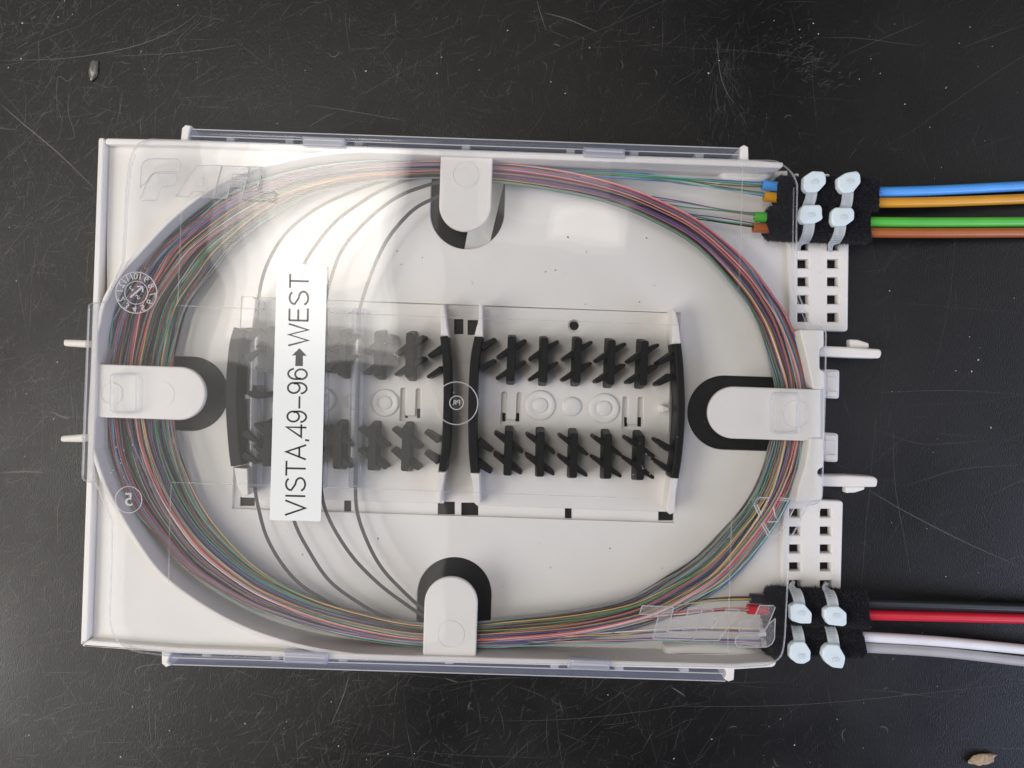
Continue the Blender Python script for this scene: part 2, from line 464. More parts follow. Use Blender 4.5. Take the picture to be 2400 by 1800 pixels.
# outer walls
def wall(name, pts, w, z0, z1, bev=0.5*mm, n=1):
    path = crom([P(x, y, z1) for x, y in pts], n) if n > 1 else pp(pts, z1)
    return obj(name, plate(offset_path(path, w), z0, z1, bevel=bev, res=3), W, tray)
k16 = S * (H - Z_RIM) / H
def poly_wall(name, outer, z0, z1, bev=0.6*mm):
    return obj(name, plate(pp(round_poly(outer, 7), z1), z0, z1, bevel=bev, res=3), W, tray)
poly_wall('side_wall', [(230, 322), (245, 322), (206, 1500), (188, 1514)], 0, Z_RIM)
poly_wall('side_wall', [(246, 323), (430, 327), (1000, 347), (1760, 374), (1838, 380), (1834, 394), (1760, 391), (1000, 363), (430, 341), (245, 338)], 0, Z_RIM)
poly_wall('side_wall', [(206, 1500), (420, 1517), (1000, 1538), (1720, 1556), (1822, 1550), (1815, 1564), (1720, 1570), (1000, 1553), (420, 1532), (189, 1515)], 0, Z_RIM)
# oval track wall
oval = [(960, 354), (880, 352), (800, 355), (730, 363), (650, 379), (564, 403), (480, 449), (401, 511), (328, 587), (280, 642), (244, 704), (230, 760), (221, 810), (214, 920), (210, 1020),
        (218, 1060), (253, 1156), (322, 1275), (385, 1355), (485, 1428), (584, 1478), (690, 1512), (800, 1533), (900, 1541)]
wall('track_wall', oval, 11 * k16, 0.5*mm, Z_RIM - 0.2*mm, 0.5*mm, 5)
# raised shelves in the two left corners, outside the oval
ov = oval
obj('corner_shelf', plate(pp([(236, 328), (430, 334), (900, 352), (800, 358), (730, 366), (650, 382), (564, 406), (480, 452), (401, 514), (328, 590), (280, 645), (240, 700)], Z_RIM), 3.2*mm, 13.2*mm, bevel=0.3*mm), W, tray)
obj('corner_shelf', plate(pp([(216, 1066), (253, 1160), (322, 1280), (385, 1360), (485, 1433), (584, 1483), (690, 1517), (800, 1541), (420, 1526), (196, 1510)], Z_RIM), 3.2*mm, 13.2*mm, bevel=0.3*mm), W, tray)
# right-hand end of the track, moulded onto the mouth of the tray
poly_wall('track_end', [(1874, 772), (1932, 772), (1932, 812), (1922, 816), (1922, 866), (1934, 870), (1934, 912), (1906, 912), (1893, 850)], 0.5*mm, 15.2*mm)
poly_wall('track_end', [(1898, 1026), (1932, 1026), (1930, 1096), (1918, 1100), (1916, 1112), (1929, 1118), (1927, 1172), (1864, 1178), (1872, 1140), (1888, 1090)], 0.5*mm, 15.2*mm)
poly_wall('end_wall', [(1904, 904), (1934, 906), (1932, 1034), (1900, 1032)], 0.5*mm, 12.8*mm)
# corner lip curves at the right ends of the long walls
obj('corner_lip', plate(pp([(1700, 384), (1836, 388), (1826, 404), (1808, 416), (1780, 421), (1700, 420)], 13*mm), 0.5*mm, 8*mm, bevel=2.5*mm, res=4), W, tray)
obj('corner_lip', plate(pp([(1560, 1552), (1800, 1556), (1790, 1535), (1740, 1520), (1660, 1515), (1560, 1520)], 10*mm), 0.5*mm, 8*mm, bevel=2.5*mm, res=4), W, tray)
# four retaining tabs reaching in over the fibres
def u_tab(cx, cy, r, a0, ln):
    pts = []
    for k in range(33):
        a = a0 + math.pi / 2 + math.pi * k / 32
        pts.append((cx + r * math.cos(a), cy + r * math.sin(a)))
    e, s = pts[-1], pts[0]
    ca, sa = math.cos(a0 + tilt), math.sin(a0 + tilt)
    return pts + [(e[0] + ln * ca, e[1] + ln * sa), (s[0] + ln * ca, s[1] + ln * sa)]
ZT0, ZT1 = 12.6*mm, 14.6*mm
for (cx, cy, r, a0, ln, mx, my, mr) in [(1090, 481, 61, -math.pi/2, 128, 1091, 410, 30), (1057, 1415, 62.5, math.pi/2, 135, 1056, 1487, 31),
                                (419, 922, 62.5, math.pi, 206, 262, 923, 25), (1720, 967, 61, 0, 205, 1866, 972, 32)]:
    t = obj('retaining_tab', plate(pp(u_tab(cx, cy, r, a0, ln), ZT1), ZT0, ZT1, bevel=0.55*mm, res=3), W, tray)
    obj('ejector_mark', ring_mesh(mx, my, mr, 3.2, ZT1 - 0.05*mm, 0.20*mm), W, t)
obj('ejector_mark', plate(pp(circle(379, 924, 30), ZT1), ZT1 - 0.1*mm, ZT1 + 0.12*mm, bevel=0.05*mm), W, tray.children[-2])
# perforated cable-tie combs
def comb(xa, xb, rows, out, z1, hw, hh):
    hs = []
    for y in rows:
        for x in (xa, xb):
            hs.append(pp([(x - hw, y), (x + hw, y), (x + hw, y + hh), (x - hw, y + hh)], z1))
    return obj('tie_comb', plate(pp(round_poly(out, 9), z1), 0.0, z1, hs, bevel=0.7*mm, res=3), W, tray)
zc = 4.2*mm
comb(1883, 1953, [439, 481, 523, 565, 607, 649, 691, 733], [(1848, 417), (1992, 424), (1988, 777), (1848, 774)], zc, 13, 21)
comb(1864, 1936, [1193, 1235, 1277, 1319, 1361, 1403, 1445, 1487], [(1834, 1168), (1977, 1174), (1968, 1527), (1830, 1522)], zc, 13, 20)
for x, y, w, h in [(1938, 414, 14, 14), (1868, 412, 10, 12), (1909, 1530, 16, 14)]:
    obj('comb_nib', plate(pp(round_poly(rect(x - w/2, y - h/2, x + w/2, y + h/2), 4), zc), 0.2*mm, zc, bevel=0.4*mm), W, tray)
for x, y in [(1917, 630), (1904, 1300), (1908, 1190)]:
    obj('ejector_mark', ring_mesh(x, y, 14, 2.4, zc - 0.05*mm, 0.14*mm), W, tray)
for x, y, r in [(506, 795, 27), (490, 1082, 27), (1085, 810, 20), (1075, 1118, 22), (1618, 837, 26), (1774, 775, 26), (1600, 1125, 26), (1340, 470, 22), (1745, 1170, 22)]:
    z = Z_FLOOR if not (1000 < x < 1100 and 700 < y < 1200) else Z_REC
    obj('ejector_mark', ring_mesh(x, y, r, 1.8, z - 0.05*mm, 0.10*mm), W, tray)
# lugs, latch arms and pegs
for pts in ([(1936, 865), (1969, 867), (1968, 935), (1936, 933)], [(1932, 1014), (1966, 1016), (1965, 1084), (1932, 1082)]):
    t = obj('end_lug', plate(pp(round_poly(pts, 7), 8*mm), 2*mm, 8*mm, bevel=0.8*mm, res=3), W, tray)
    (x0, y0), (x1, y1) = pts[0], pts[2]
    obj('lug_rib', plate(pp(rect(x0 + 3, y0 + 6, x1 - 5, y0 + 18), 9*mm), 7.5*mm, 9*mm, bevel=0.3*mm), W, t)
    obj('lug_rib', plate(pp(rect(x0 + 3, y1 - 18, x1 - 5, y1 - 6), 9*mm), 7.5*mm, 9*mm, bevel=0.3*mm), W, t)
for pts, knob in (([(1920, 810), (1990, 813), (2064, 818), (2068, 826), (2064, 840), (1990, 838), (1920, 834)], [(1993, 816), (1993, 795), (2012, 796), (2037, 804), (2038, 816)]),
                  ([(1918, 1115), (1990, 1114), (2050, 1117), (2059, 1124), (2056, 1142), (1990, 1142), (1918, 1140)], [(1983, 1140), (1983, 1156), (2005, 1155), (2027, 1148), (2028, 1140)])):
    t = obj('latch_arm', plate(pp(round_poly(pts, 6), 11*mm), 5*mm, 11*mm, bevel=0.8*mm, res=3), W, tray)
    obj('latch_knob', plate(pp(round_poly(knob, 4), 9*mm), 5.5*mm, 9*mm, bevel=0.6*mm, res=3), W, t)
for pts in ([(147, 795), (205, 797), (204, 815), (147, 811)], [(140, 1022), (198, 1017), (197, 1037), (140, 1036)]):
    obj('hinge_peg', plate(pp(round_poly(pts, 6), 9*mm), 5*mm, 9*mm, bevel=0.9*mm, res=3), W, tray)
# ears that carry the ends of the clear rails, and the little ribs between rail and wall
for pts in ([(423, 330), (426, 300), (434, 292), (447, 294), (443, 310), (440, 332)], [(1735, 378), (1736, 344), (1744, 339), (1754, 344), (1755, 378)],
            [(378, 1526), (400, 1530), (392, 1552), (400, 1560), (388, 1564), (379, 1556)], [(1700, 1566), (1722, 1566), (1720, 1594), (1708, 1598), (1698, 1592), (1704, 1582)]):
    obj('rail_ear', plate(pp(pts, Z_RIM), 2*mm, Z_RIM, bevel=0.4*mm, res=3), W, tray)
for x, y in [(540, 328), (678, 332), (840, 338), (1092, 346), (1338, 356), (1487, 362), (1640, 367)]:
    obj('rail_rib', plate(pp(rect(x - 10, y - 8, x + 10, y + 8), 12*mm), 4*mm, 12*mm, bevel=0.4*mm), W, tray)
for x, y in [(483, 1534), (645, 1540), (803, 1544), (1053, 1550), (1300, 1560), (1452, 1566), (1605, 1570)]:
    obj('rail_rib', plate(pp(rect(x - 10, y - 7, x + 10, y + 7), 12*mm), 4*mm, 12*mm, bevel=0.4*mm), W, tray)

# ------------------------------------------------------------------ splice holders
def capsule(cx, cy, w, h, a):
    pts = []
    r = w / 2
    for k in range(13): q = math.pi + math.pi * k / 12; pts.append((r * math.cos(q), -(h/2 - r) + r * math.sin(q)))
    for k in range(13): q = math.pi * k / 12; pts.append((r * math.cos(q), (h/2 - r) + r * math.sin(q)))
    c, s = math.cos(a), math.sin(a)
    return [(cx + x * c - y * s, cy + x * s + y * c) for x, y in pts]
ZH = 3.2*mm
ZCL = 13.2*mm
def clip_mesh(sgn, part='full'):
    """one rubber clip in its own frame: upright bar with two slanting blades"""
    bm = bmesh.new()
    u = S * (H - ZCL) / H
    o = Vector((0, 0, 0))
    bar = [Vector((x * u, y * u, 0)) for x, y in round_poly([(-8.8, -51), (8.8, -51), (8.8, 51), (-8.8, 51)], 5, 3)]
    if part == 'full': frustum(bm, bar, 0, ZCL - ZH, o, 1.2)
    for dy in (-24, 26):
        a = sgn * R(-33)
        for side in ((-1, 1) if part == 'full' else (-1,) if part == 'left' else (1,)):
            c, s = math.cos(a), math.sin(a)
            pts = []
            for x, y in ((2, -7.5), (37, -4.2), (40, -2), (40, 2.5), (37, 4.2), (2, 7.5)):
                x *= side; y *= side
                pts.append(Vector(((x * c - y * s) * u, -((x * s + y * c) + dy) * u, 0)))
            if area2(pts) < 0: pts.reverse()
            frustum(bm, pts, 0, ZCL - ZH - (0.9*mm), sum(pts, Vector()) / 6, 1.12)
    bmesh.ops.recalc_face_normals(bm, faces=bm.faces)
    me = bpy.data.meshes.new('clip'); bm.to_mesh(me); bm.free()
    me.materials.append(M['rubber'])
    return smooth(me, 24)
CLIP = {(s, p): clip_mesh(s, p) for s in (1, -1) for p in ('full', 'left', 'right')}
def put_clip(holder, px, py, key, name='clip'):
    q = P(px, py, ZCL)
    o = bpy.data.objects.new(name, CLIP[key]); link(o, holder)
    o.location = Vector((q.x, q.y, ZH - 0.0001)) - holder.location
    o.rotation_euler = (0, 0, -tilt + random.gauss(0, 0.015))
    return o
def holder(label, org, out, slots_, bosses, domes, us, topx, botx, topy, boty, barL, barR, sideL, sideR, hole):
    h = thing('splice_holder', label, 'splice holder', P(*org, 0), 'splice holders in the middle of the tray')
    hs = [pp(s, ZH) for s in slots_]
    if hole: hs.append(pp(circle(*hole, 14, 24), ZH))
    obj('holder_plate', plate(pp(out, ZH), Z_REC, ZH, hs, bevel=0.25*mm), W, h)
    for (x, y, r) in bosses:
        c = P(x, y, ZH); u = S * (H - ZH) / H
        obj('boss', lathe(c, [(r*u, ZH - 0.1*mm), (r*u*0.97, ZH + 0.5*mm), (r*u*0.88, ZH + 0.75*mm), (r*u*0.62, ZH + 0.5*mm), (r*u*0.50, ZH - 0.02*mm + 0.3*mm), (r*u*0.46, ZH + 0.8*mm), (r*u*0.42, ZH + 0.9*mm)]), W, h)
    for (x, y, r) in domes:
        c = P(x, y, ZH); u = S * (H - ZH) / H
        obj('boss', lathe(c, [(r*u, ZH - 0.1*mm), (r*u*0.98, ZH + 0.4*mm), (r*u*0.85, ZH + 0.7*mm), (r*u*0.5, ZH + 0.85*mm), (r*u*0.1, ZH + 0.9*mm)]), W, h)
    for i, (x, y) in enumerate(topx): put_clip(h, x, y, (1, 'full'))
    for i, (x, y) in enumerate(botx): put_clip(h, x, y, (-1, 'full'))
    for pts, w, fx, fy, bx, by, key in ((barL + ('right',)), (barR + ('left',))):
        path = crom([P(x, y, ZCL) for x, y in pts], 6)
        b = obj('rubber_edge', plate(offset_path(path, w * S * 0.95), ZH - 0.1*mm, ZCL, bevel=0.35*mm), M['rubber'], h)
        put_clip(h, fx, fy, (1, key), 'clip_blade'); put_clip(h, bx, by, (-1, key), 'clip_blade')
    for pts in sideL + sideR:
        obj('side_cheek', plate(pp(pts, 12*mm), Z_REC, 12*mm, bevel=0.4*mm, res=3), W, h)
    return h
def u_slots(x, y, a=tilt):
    """U-shaped slot round a moulded spring tongue"""
    c, n = math.cos(a), math.sin(a)
    u = round_poly([(-24, -38), (-12, -38), (-12, 27), (12, 27), (12, -38), (24, -38), (24, 40), (-24, 40)], 5, 4)
    return [[(x + p * c - q * n, y + p * n + q * c) for p, q in u]]
hR = holder('right-hand white splice holder, empty, with black rubber clips in two rows', (1350, 950),
       [(1124, 718), (1572, 733), (1568, 1200), (1116, 1184)],
       u_slots(1198, 957) + u_slots(1483, 968) , [(1266, 950, 36), (1416, 957, 36)], [(1340, 953, 23)], None,
       [(1198, 841), (1275, 844), (1354, 845), (1433, 849), (1510, 851)], [(1191, 1062), (1267, 1065), (1345, 1068), (1425, 1070), (1502, 1073)],
       None, None,
       ([(1122, 790), (1112, 845), (1107, 945), (1108, 1050), (1113, 1107)], 20, 1126, 838, 1119, 1060),
       ([(1588, 806), (1594, 870), (1597, 960), (1592, 1050), (1582, 1120)], 18, 1580, 856, 1574, 1078),
       [[(1122, 713), (1131, 714), (1132, 790), (1111, 790), (1116, 770), (1122, 750)], [(1102, 1108), (1124, 1109), (1126, 1180), (1121, 1187), (1112, 1180), (1108, 1130)]],
       [[(1576, 724), (1584, 730), (1592, 765), (1596, 806), (1576, 806)], [(1572, 1120), (1590, 1121), (1584, 1160), (1582, 1202), (1570, 1206), (1562, 1196)]],
       (1346, 763))
hL = holder('left-hand white splice holder under the label, clear splice sleeves between its black clips', (800, 930),
       [(585, 700), (1046, 714), (1040, 1180), (566, 1166)],
       u_slots(962, 948), [(903, 944, 33), (757, 938, 30)], [(830, 941, 20)], None,
       [(959, 832), (885, 829), (801, 826), (718, 822), (632, 818)], [(950, 1052), (871, 1050), (790, 1047), (708, 1044), (625, 1041)],
       None, None,
       ([(560, 770), (548, 820), (541, 930), (546, 1030), (553, 1092)], 26, 572, 815, 566, 1038),
       ([(1040, 788), (1046, 850), (1048, 930), (1044, 1040), (1036, 1104)], 18, 1036, 838, 1028, 1058),
       [[(568, 696), (590, 694), (600, 702), (592, 768), (564, 770)], [(548, 1096), (580, 1098), (582, 1160), (572, 1164), (556, 1140)]],
       [[(1033, 713), (1041, 713), (1047, 760), (1052, 790), (1033, 786)], [(1026, 1106), (1044, 1106), (1036, 1150), (1032, 1180), (1024, 1178)]],
       (823, 745))
# little rubber pegs at mid height on the outer rubber edges
for h, pts in ((hL, [(574, 921), (590, 915), (592, 903), (600, 903), (602, 917), (626, 918), (626, 930), (600, 935), (590, 932)]),):
    obj('rubber_peg', plate(pp(pts, 11*mm), ZH, 11*mm, bevel=0.3*mm), M['rubber'], h)
obj('locating_pin', plate(pp([(1551, 950), (1568, 955), (1569, 962), (1552, 966)], 8*mm), ZH, 8*mm, bevel=0.3*mm), W, hR)
obj('locating_pin', plate(pp([(572, 925), (590, 925), (590, 935), (574, 936)], 8*mm), ZH, 8*mm, bevel=0.3*mm), W, hL)

# ------------------------------------------------------------------ splice sleeves and grey ribbons
SLX = [(603, 597), (676, 668), (757, 752), (842, 833)]
SLL = ['clear splice sleeve nearest the left rubber edge of the holder', 'clear splice sleeve mostly hidden beneath the white label',
       'clear splice sleeve at the right edge of the white label', 'clear splice sleeve standing free to the right of the white label']
for (xt, xb), lb in zip(SLX, SLL):
    bm = bmesh.new()
    a, b = P(xt, 722, 9*mm), P(xb, 1142, 9*mm)
    sec = [(2.35*mm * math.copysign(abs(math.cos(q)) ** 0.7, math.cos(q)), 1.7*mm * math.copysign(abs(math.sin(q)) ** 0.7, math.sin(q))) for q in [2*math.pi*k/24 for k in range(24)]]
    pts = [a.lerp(b, t) for t in (0, 0.004, 0.25, 0.5, 0.75, 0.996, 1)]
    sweep(bm, pts, sec, scale=lambda t: 0.86 if t in (0, 1) else 1)
    t = thing('splice_sleeve', lb, 'splice sleeve', P((xt + xb) / 2, 930, ZH), 'clear sleeves in the left splice holder')
    obj('sleeve_tube', fin(bm), M['sleeve'], t)
    bm = bmesh.new()
    for k in (-1.5, -0.5, 0.5, 1.5):
        sweep(bm, [a.lerp(b, q) for q in (0.01, 0.5, 0.99)], circ_sec(0.2*mm, 6, k * 0.36*mm, 0))
    obj('ribbon_core', fin(bm), M['ribbon'], t)

def ribbon(label, keys, grp):
    pts = crom([P(x, y, z * mm) for x, y, z in keys], 8)
    bm = bmesh.new()
    for k in (-1.5, -0.5, 0.5, 1.5):
        n0 = len(bm.faces)
        sweep(bm, pts, circ_sec(0.19*mm, 6, k * 0.31*mm, 0.1*mm * k))
        bm.faces.ensure_lookup_table()
        for f in bm.faces[n0:]: f.material_index = 1 if k in (-1.5, 0.5) else 0
    o = obj('fibre_ribbon', fin(bm), [M['ribbon'], M['ribbon_b']])
    return tag(o, label, 'fibre ribbon', grp)
gt, gb = 'grey ribbons fanning down from the top tab', 'grey ribbons fanning up from the bottom tab'
top_r = [[(1080, 440, 9.5), (1027, 461, 10), (978, 485, 10.5), (940, 520, 11), (905, 566, 11.2), (878, 621, 11), (858, 675, 10), (842, 728, 9)],
         [(1080, 417, 9), (1027, 427, 9.5), (951, 452, 10.5), (897, 485, 11), (843, 534, 11.5), (802, 585, 11.5), (778, 645, 10.5), (757, 728, 9)],
         [(1040, 410, 8), (962, 420, 9), (897, 444, 10), (843, 477, 11), (788, 518, 11.5), (740, 575, 11.5), (708, 630, 10.5), (676, 728, 9)],
         [(1000, 405, 7), (930, 416, 8), (860, 436, 9.5), (780, 468, 11), (720, 503, 11.3), (670, 547, 11.5), (635, 600, 11), (613, 660, 10), (603, 728, 9)]]
bot_r = [[(833, 1140, 9), (837, 1199, 9.8), (858, 1263, 10.5), (891, 1326, 11), (936, 1377, 11), (993, 1428, 10.5), (1060, 1465, 9)],
         [(752, 1140, 9), (761, 1190, 9.8), (786, 1245, 10.5), (831, 1311, 11), (891, 1371, 11), (951, 1416, 10.5), (993, 1443, 10), (1060, 1472, 9)],
         [(668, 1140, 9), (690, 1222, 10), (717, 1279, 10.5), (771, 1360, 11), (846, 1416, 11), (906, 1447, 10.5), (975, 1471, 9.5), (1060, 1490, 8)],
         [(597, 1140, 9), (604, 1183, 9.6), (624, 1256, 10.4), (661, 1322, 11), (707, 1372, 11), (770, 1411, 10.6), (816, 1437, 10.5), (891, 1460, 10), (951, 1476, 9.5), (1060, 1496, 8)]]
names4 = ['rightmost, closest to the tray centre', 'second from the right', 'third from the right, ending under the label', 'leftmost, closest to the coloured coil']
for k, n in zip(top_r, names4): ribbon('grey fibre ribbon curving from the top tab, ' + n, k, gt)
names4[2] = 'third from the right, starting under the label'
for k, n in zip(bot_r, names4): ribbon('grey fibre ribbon curving to the bottom tab, ' + n, k, gb)

# ------------------------------------------------------------------ coloured fibres
LOOP = [((236, 920), (405, 920)), ((241, 855), (407, 855)), ((255, 790), (420, 790)), ((276, 714), (442, 715)), ((320, 632), (495, 640)), ((355, 583), (540, 585)),
        ((425, 523), (595, 540)), ((501, 469), (650, 503)), ((590, 430), (720, 462)), ((680, 401), (800, 438)), ((800, 381), (880, 424)), ((920, 374), (960, 420)), ((1025, 372), (1030, 418)),
        ((1090, 375), (1090, 422)), ((1160, 380), (1160, 428)), ((1230, 386), (1230, 437)), ((1340, 404), (1320, 452)), ((1447, 432), (1420, 474)), ((1528, 462), (1528, 517)),
        ((1637, 517), (1637, 582)), ((1745, 606), (1732, 688)), ((1804, 680), (1768, 745)), ((1841, 735), (1788, 795)), ((1878, 819), (1805, 860)), ((1900, 900), (1814, 904)), ((1904, 970), (1814, 970)),
        ((1896, 1035), (1804, 1033)), ((1878, 1110), (1786, 1090)), ((1848, 1180), (1761, 1150)), ((1800, 1258), (1715, 1215)), ((1715, 1362), (1634, 1302)), ((1634, 1416), (1553, 1356)),
        ((1553, 1456), (1471, 1402)), ((1444, 1486), (1380, 1425)), ((1336, 1505), (1280, 1440)), ((1200, 1516), (1180, 1450)), ((1120, 1519), (1110, 1458)), ((990, 1517), (990, 1459)),
        ((891, 1508), (890, 1443)), ((770, 1486), (760, 1408)), ((667, 1456), (667, 1368)), ((568, 1419), (581, 1312)), ((445, 1346), (502, 1229)), ((356, 1247), (458, 1159)), ((303, 1174), (430, 1085)),
        ((262, 1075), (416, 1030)), ((247, 985), (409, 988))]
NS = 4
OUT = crom([Vector((*a, 0)) for a, b in LOOP], NS, True)
INN = crom([Vector((*b, 0)) for a, b in LOOP], NS, True)
NP = len(OUT)
FC = {'blue': (0.05, 0.17, 0.48), 'orange': (0.72, 0.26, 0.07), 'green': (0.04, 0.32, 0.15), 'brown': (0.22, 0.09, 0.05), 'slate grey': (0.24, 0.24, 0.26),
      'white': (0.82, 0.80, 0.77), 'red': (0.62, 0.07, 0.08), 'black': (0.015, 0.015, 0.018), 'yellow': (0.74, 0.46, 0.08), 'violet': (0.19, 0.09, 0.28),
      'rose pink': (0.78, 0.36, 0.36), 'aqua': (0.25, 0.52, 0.52)}
def mute(c, k=0.14):
    g = sum(c) / 3
    return tuple(v * (1 - k) + g * k for v in c)
weights = {'slate grey': 14, 'brown': 16, 'black': 13, 'green': 9, 'blue': 12, 'violet': 17, 'white': 7, 'aqua': 6, 'orange': 5, 'rose pink': 9, 'yellow': 4, 'red': 5}
FM = {k: principled('fibre_' + k.replace(' ', '_'), mute(v), 0.33, 0.5, var=0.08, vscale=120) for k, v in FC.items()}
rf = random.Random(21)
def fibre(pts, r, colour, label, grp):
    bm = bmesh.new(); sweep(bm, pts, circ_sec(r, 5))
    o = obj('fibre_strand', fin(bm), FM[colour])
    return tag(o, label, 'fibre', grp)
NF = 212
# thin bundles of neighbouring strands keep together round the coil, as peeled ribbons do
coil = []
for i in range(NF):
    g = i // 4
    rg = random.Random(1000 + g)
    u0 = (g + 0.5) / (NF / 4) ; u0 = u0 * 0.98 + 0.01
    ph = [rg.uniform(0, 6.28) for _ in range(6)]
    amp = [rg.uniform(0.0, 0.17), rg.uniform(0.0, 0.12), rg.uniform(0, 0.06)]
    zb = rg.uniform(4.4, 11.0)
    off = ((i % 4) - 1.5) * 0.010 + rf.gauss(0, 0.012)
    sw = rf.gauss(0, 0.014) if rf.random() < 0.88 else rf.gauss(0, 0.06); sp = rf.uniform(0, 6.28)
    pts = []; us = []
    for k in range(NP + 1):
        th = 2 * math.pi * k / NP
        u = u0 + off + amp[0] * math.sin(th + ph[0]) + amp[1] * math.sin(2 * th + ph[1]) + amp[2] * math.sin(3 * th + ph[2]) + sw * math.sin(5 * th + sp)
        if u < 0: u = -u * 0.5
        if u > 1: u = 1 - (u - 1) * 0.5
        us.append(u)
        z = (zb + 0.9 * math.sin(th + ph[3]) + 0.5 * math.sin(2 * th + ph[4]) + (i % 4) * 0.12) * mm
        z = min(max(z, 3.6*mm), 11.9*mm)
        q = OUT[k % NP].lerp(INN[k % NP], u)
        pts.append(P(q.x, q.y, z))
    c = rf.choices(list(weights), list(weights.values()))[0]
    coil.append([us[6], c, pts, rf.choice([0.14, 0.17, 0.20, 0.20, 0.26]) * mm])
seen = {}
ONES = 'zeroth first second third fourth fifth sixth seventh eighth ninth tenth eleventh twelfth thirteenth fourteenth fifteenth sixteenth seventeenth eighteenth nineteenth'.split()
ORD = ['outermost'] + [ONES[n] if n < 20 else {2: 'twenty', 3: 'thirty', 4: 'forty'}[n // 10] + '-' + ONES[n % 10] if n % 10 else {2: 'twentieth', 3: 'thirtieth', 4: 'fortieth'}[n // 10] for n in range(2, 50)]
for u, c, pts, r in sorted(coil, key=lambda t: t[0]):
    k = seen.get(c, 0); seen[c] = k + 1
    lb = 'outermost ' + c + ' fibre strand of the coil just above the left tab' if k == 0 else c + ' fibre strand, ' + ORD[k] + ' ' + c + ' from the outer wall just above the left tab'
    fibre(pts, r, c, lb, 'fibre strands coiled round the oval track')
# strands running from the cut tube ends into the coil
def feeder(keys, colour, label, grp, z=8.5):
    fibre(crom([P(x, y, zz * mm) for x, y, zz in keys], 8), 0.21*mm, colour, label, grp)
def feed(tube, ends, cols, mids, dst):
    x0, y0 = ends
    for j, c in enumerate(cols):
        d = (j - (len(cols) - 1) / 2)
        keys = [(x0 + 14, y0 + d * 3.0, 8.5)]
        for (x, y) in mids: keys.append((x + rf.gauss(0, 6), y + d * 2.6 + rf.gauss(0, 1.5), 8.5 + rf.uniform(-0.6, 0.8)))
        for (x, y) in dst: keys.append((x, y + d * 2.4 + rf.gauss(0, 1.0), 9 + rf.uniform(-1.5, 1.0)))
        feeder(keys, c, c + ' fibre strand running from the ' + tube + ' tube end into the coil', 'strands leaving the ' + tube + ' tube')
feed('blue', (1786, 434), ['blue', 'aqua', 'green', 'brown'], [(1700, 428), (1600, 419), (1500, 411), (1400, 404)], [(1300, 400), (1230, 397), (1150, 392), (1060, 390)])
feed('orange', (1790, 458), ['green', 'slate grey', 'aqua', 'blue'], [(1700, 442), (1600, 428), (1500, 417), (1400, 411)], [(1300, 406), (1230, 402), (1150, 398), (1060, 396)])
feed('green', (1768, 505), ['violet', 'slate grey', 'green', 'rose pink'], [(1690, 492), (1600, 480), (1500, 461), (1400, 440)], [(1300, 420), (1230, 412), (1150, 405), (1060, 402)])
feed('brown', (1766, 530), ['violet', 'green', 'brown', 'black'], [(1690, 517), (1600, 500), (1500, 480), (1400, 455)], [(1300, 434), (1230, 424), (1150, 416), (1060, 412)])
feed('black', (1758, 1402), ['brown', 'black', 'yellow', 'green'], [(1690, 1405), (1600, 1414), (1500, 1432)], [(1400, 1452), (1300, 1466), (1180, 1475), (1070, 1478)])
feed('red', (1752, 1428), ['rose pink', 'red', 'white', 'brown'], [(1690, 1428), (1600, 1436), (1500, 1450)], [(1400, 1468), (1300, 1482), (1180, 1490), (1070, 1492)])
feed('white', (1778, 1478), ['white', 'yellow', 'violet', 'slate grey'], [(1640, 1474), (1540, 1480), (1450, 1486)], [(1360, 1492), (1280, 1498), (1180, 1502), (1070, 1502)])
feed('grey', (1782, 1505), ['blue', 'violet', 'rose pink', 'aqua'], [(1640, 1500), (1540, 1500), (1450, 1502)], [(1360, 1504), (1280, 1508), (1180, 1510), (1070, 1510)])

# ------------------------------------------------------------------ buffer tubes
TUBES = [('blue', (0.08, 0.35, 0.88), [(1786, 434, 8.5), (1850, 440, 8.6), (1950, 447, 8.8), (2055, 450, 8.5), (2200, 446, 6.5), (2400, 436, 4), (2560, 428, 2.2)]),
         ('orange', (0.72, 0.32, 0.015), [(1790, 460, 8.3), (1850, 466, 8.6), (1950, 472, 8.8), (2050, 475, 8.5), (2200, 473, 6.5), (2400, 466, 4), (2560, 460, 2.2)]),
         ('green', (0.09, 0.50, 0.06), [(1768, 508, 8.5), (1850, 514, 8.6), (1950, 518, 8.8), (2035, 520, 8.5), (2200, 521, 6.5), (2400, 520, 4), (2560, 520, 2.2)]),
         ('brown', (0.42, 0.12, 0.03), [(1765, 533, 8.5), (1850, 539, 8.6), (1950, 543, 8.8), (2035, 545, 8.5), (2200, 546, 6.5), (2400, 545, 4), (2560, 545, 2.2)]),
         ('black', (0.018, 0.020, 0.024), [(1758, 1402, 8.5), (1850, 1406, 8.6), (1950, 1409, 8.8), (2035, 1413, 8.5), (2200, 1418, 6.5), (2400, 1425, 4), (2560, 1431, 2.2)]),
         ('red', (0.62, 0.015, 0.035), [(1752, 1427, 8.5), (1850, 1433, 8.6), (1950, 1437, 8.8), (2030, 1441, 8.5), (2200, 1445, 6.5), (2400, 1450, 4), (2560, 1455, 2.2)]),
         ('white', (0.80, 0.80, 0.84), [(1778, 1479, 8.5), (1850, 1484, 8.6), (1950, 1489, 8.8), (2018, 1492, 8.5), (2200, 1503, 6.5), (2400, 1522, 4), (2560, 1538, 2.2)]),
         ('grey', (0.42, 0.41, 0.43), [(1782, 1505, 8.5), (1850, 1510, 8.6), (1950, 1514, 8.8), (2018, 1517, 8.5), (2200, 1528, 6.5), (2400, 1550, 4), (2560, 1568, 2.2)])]
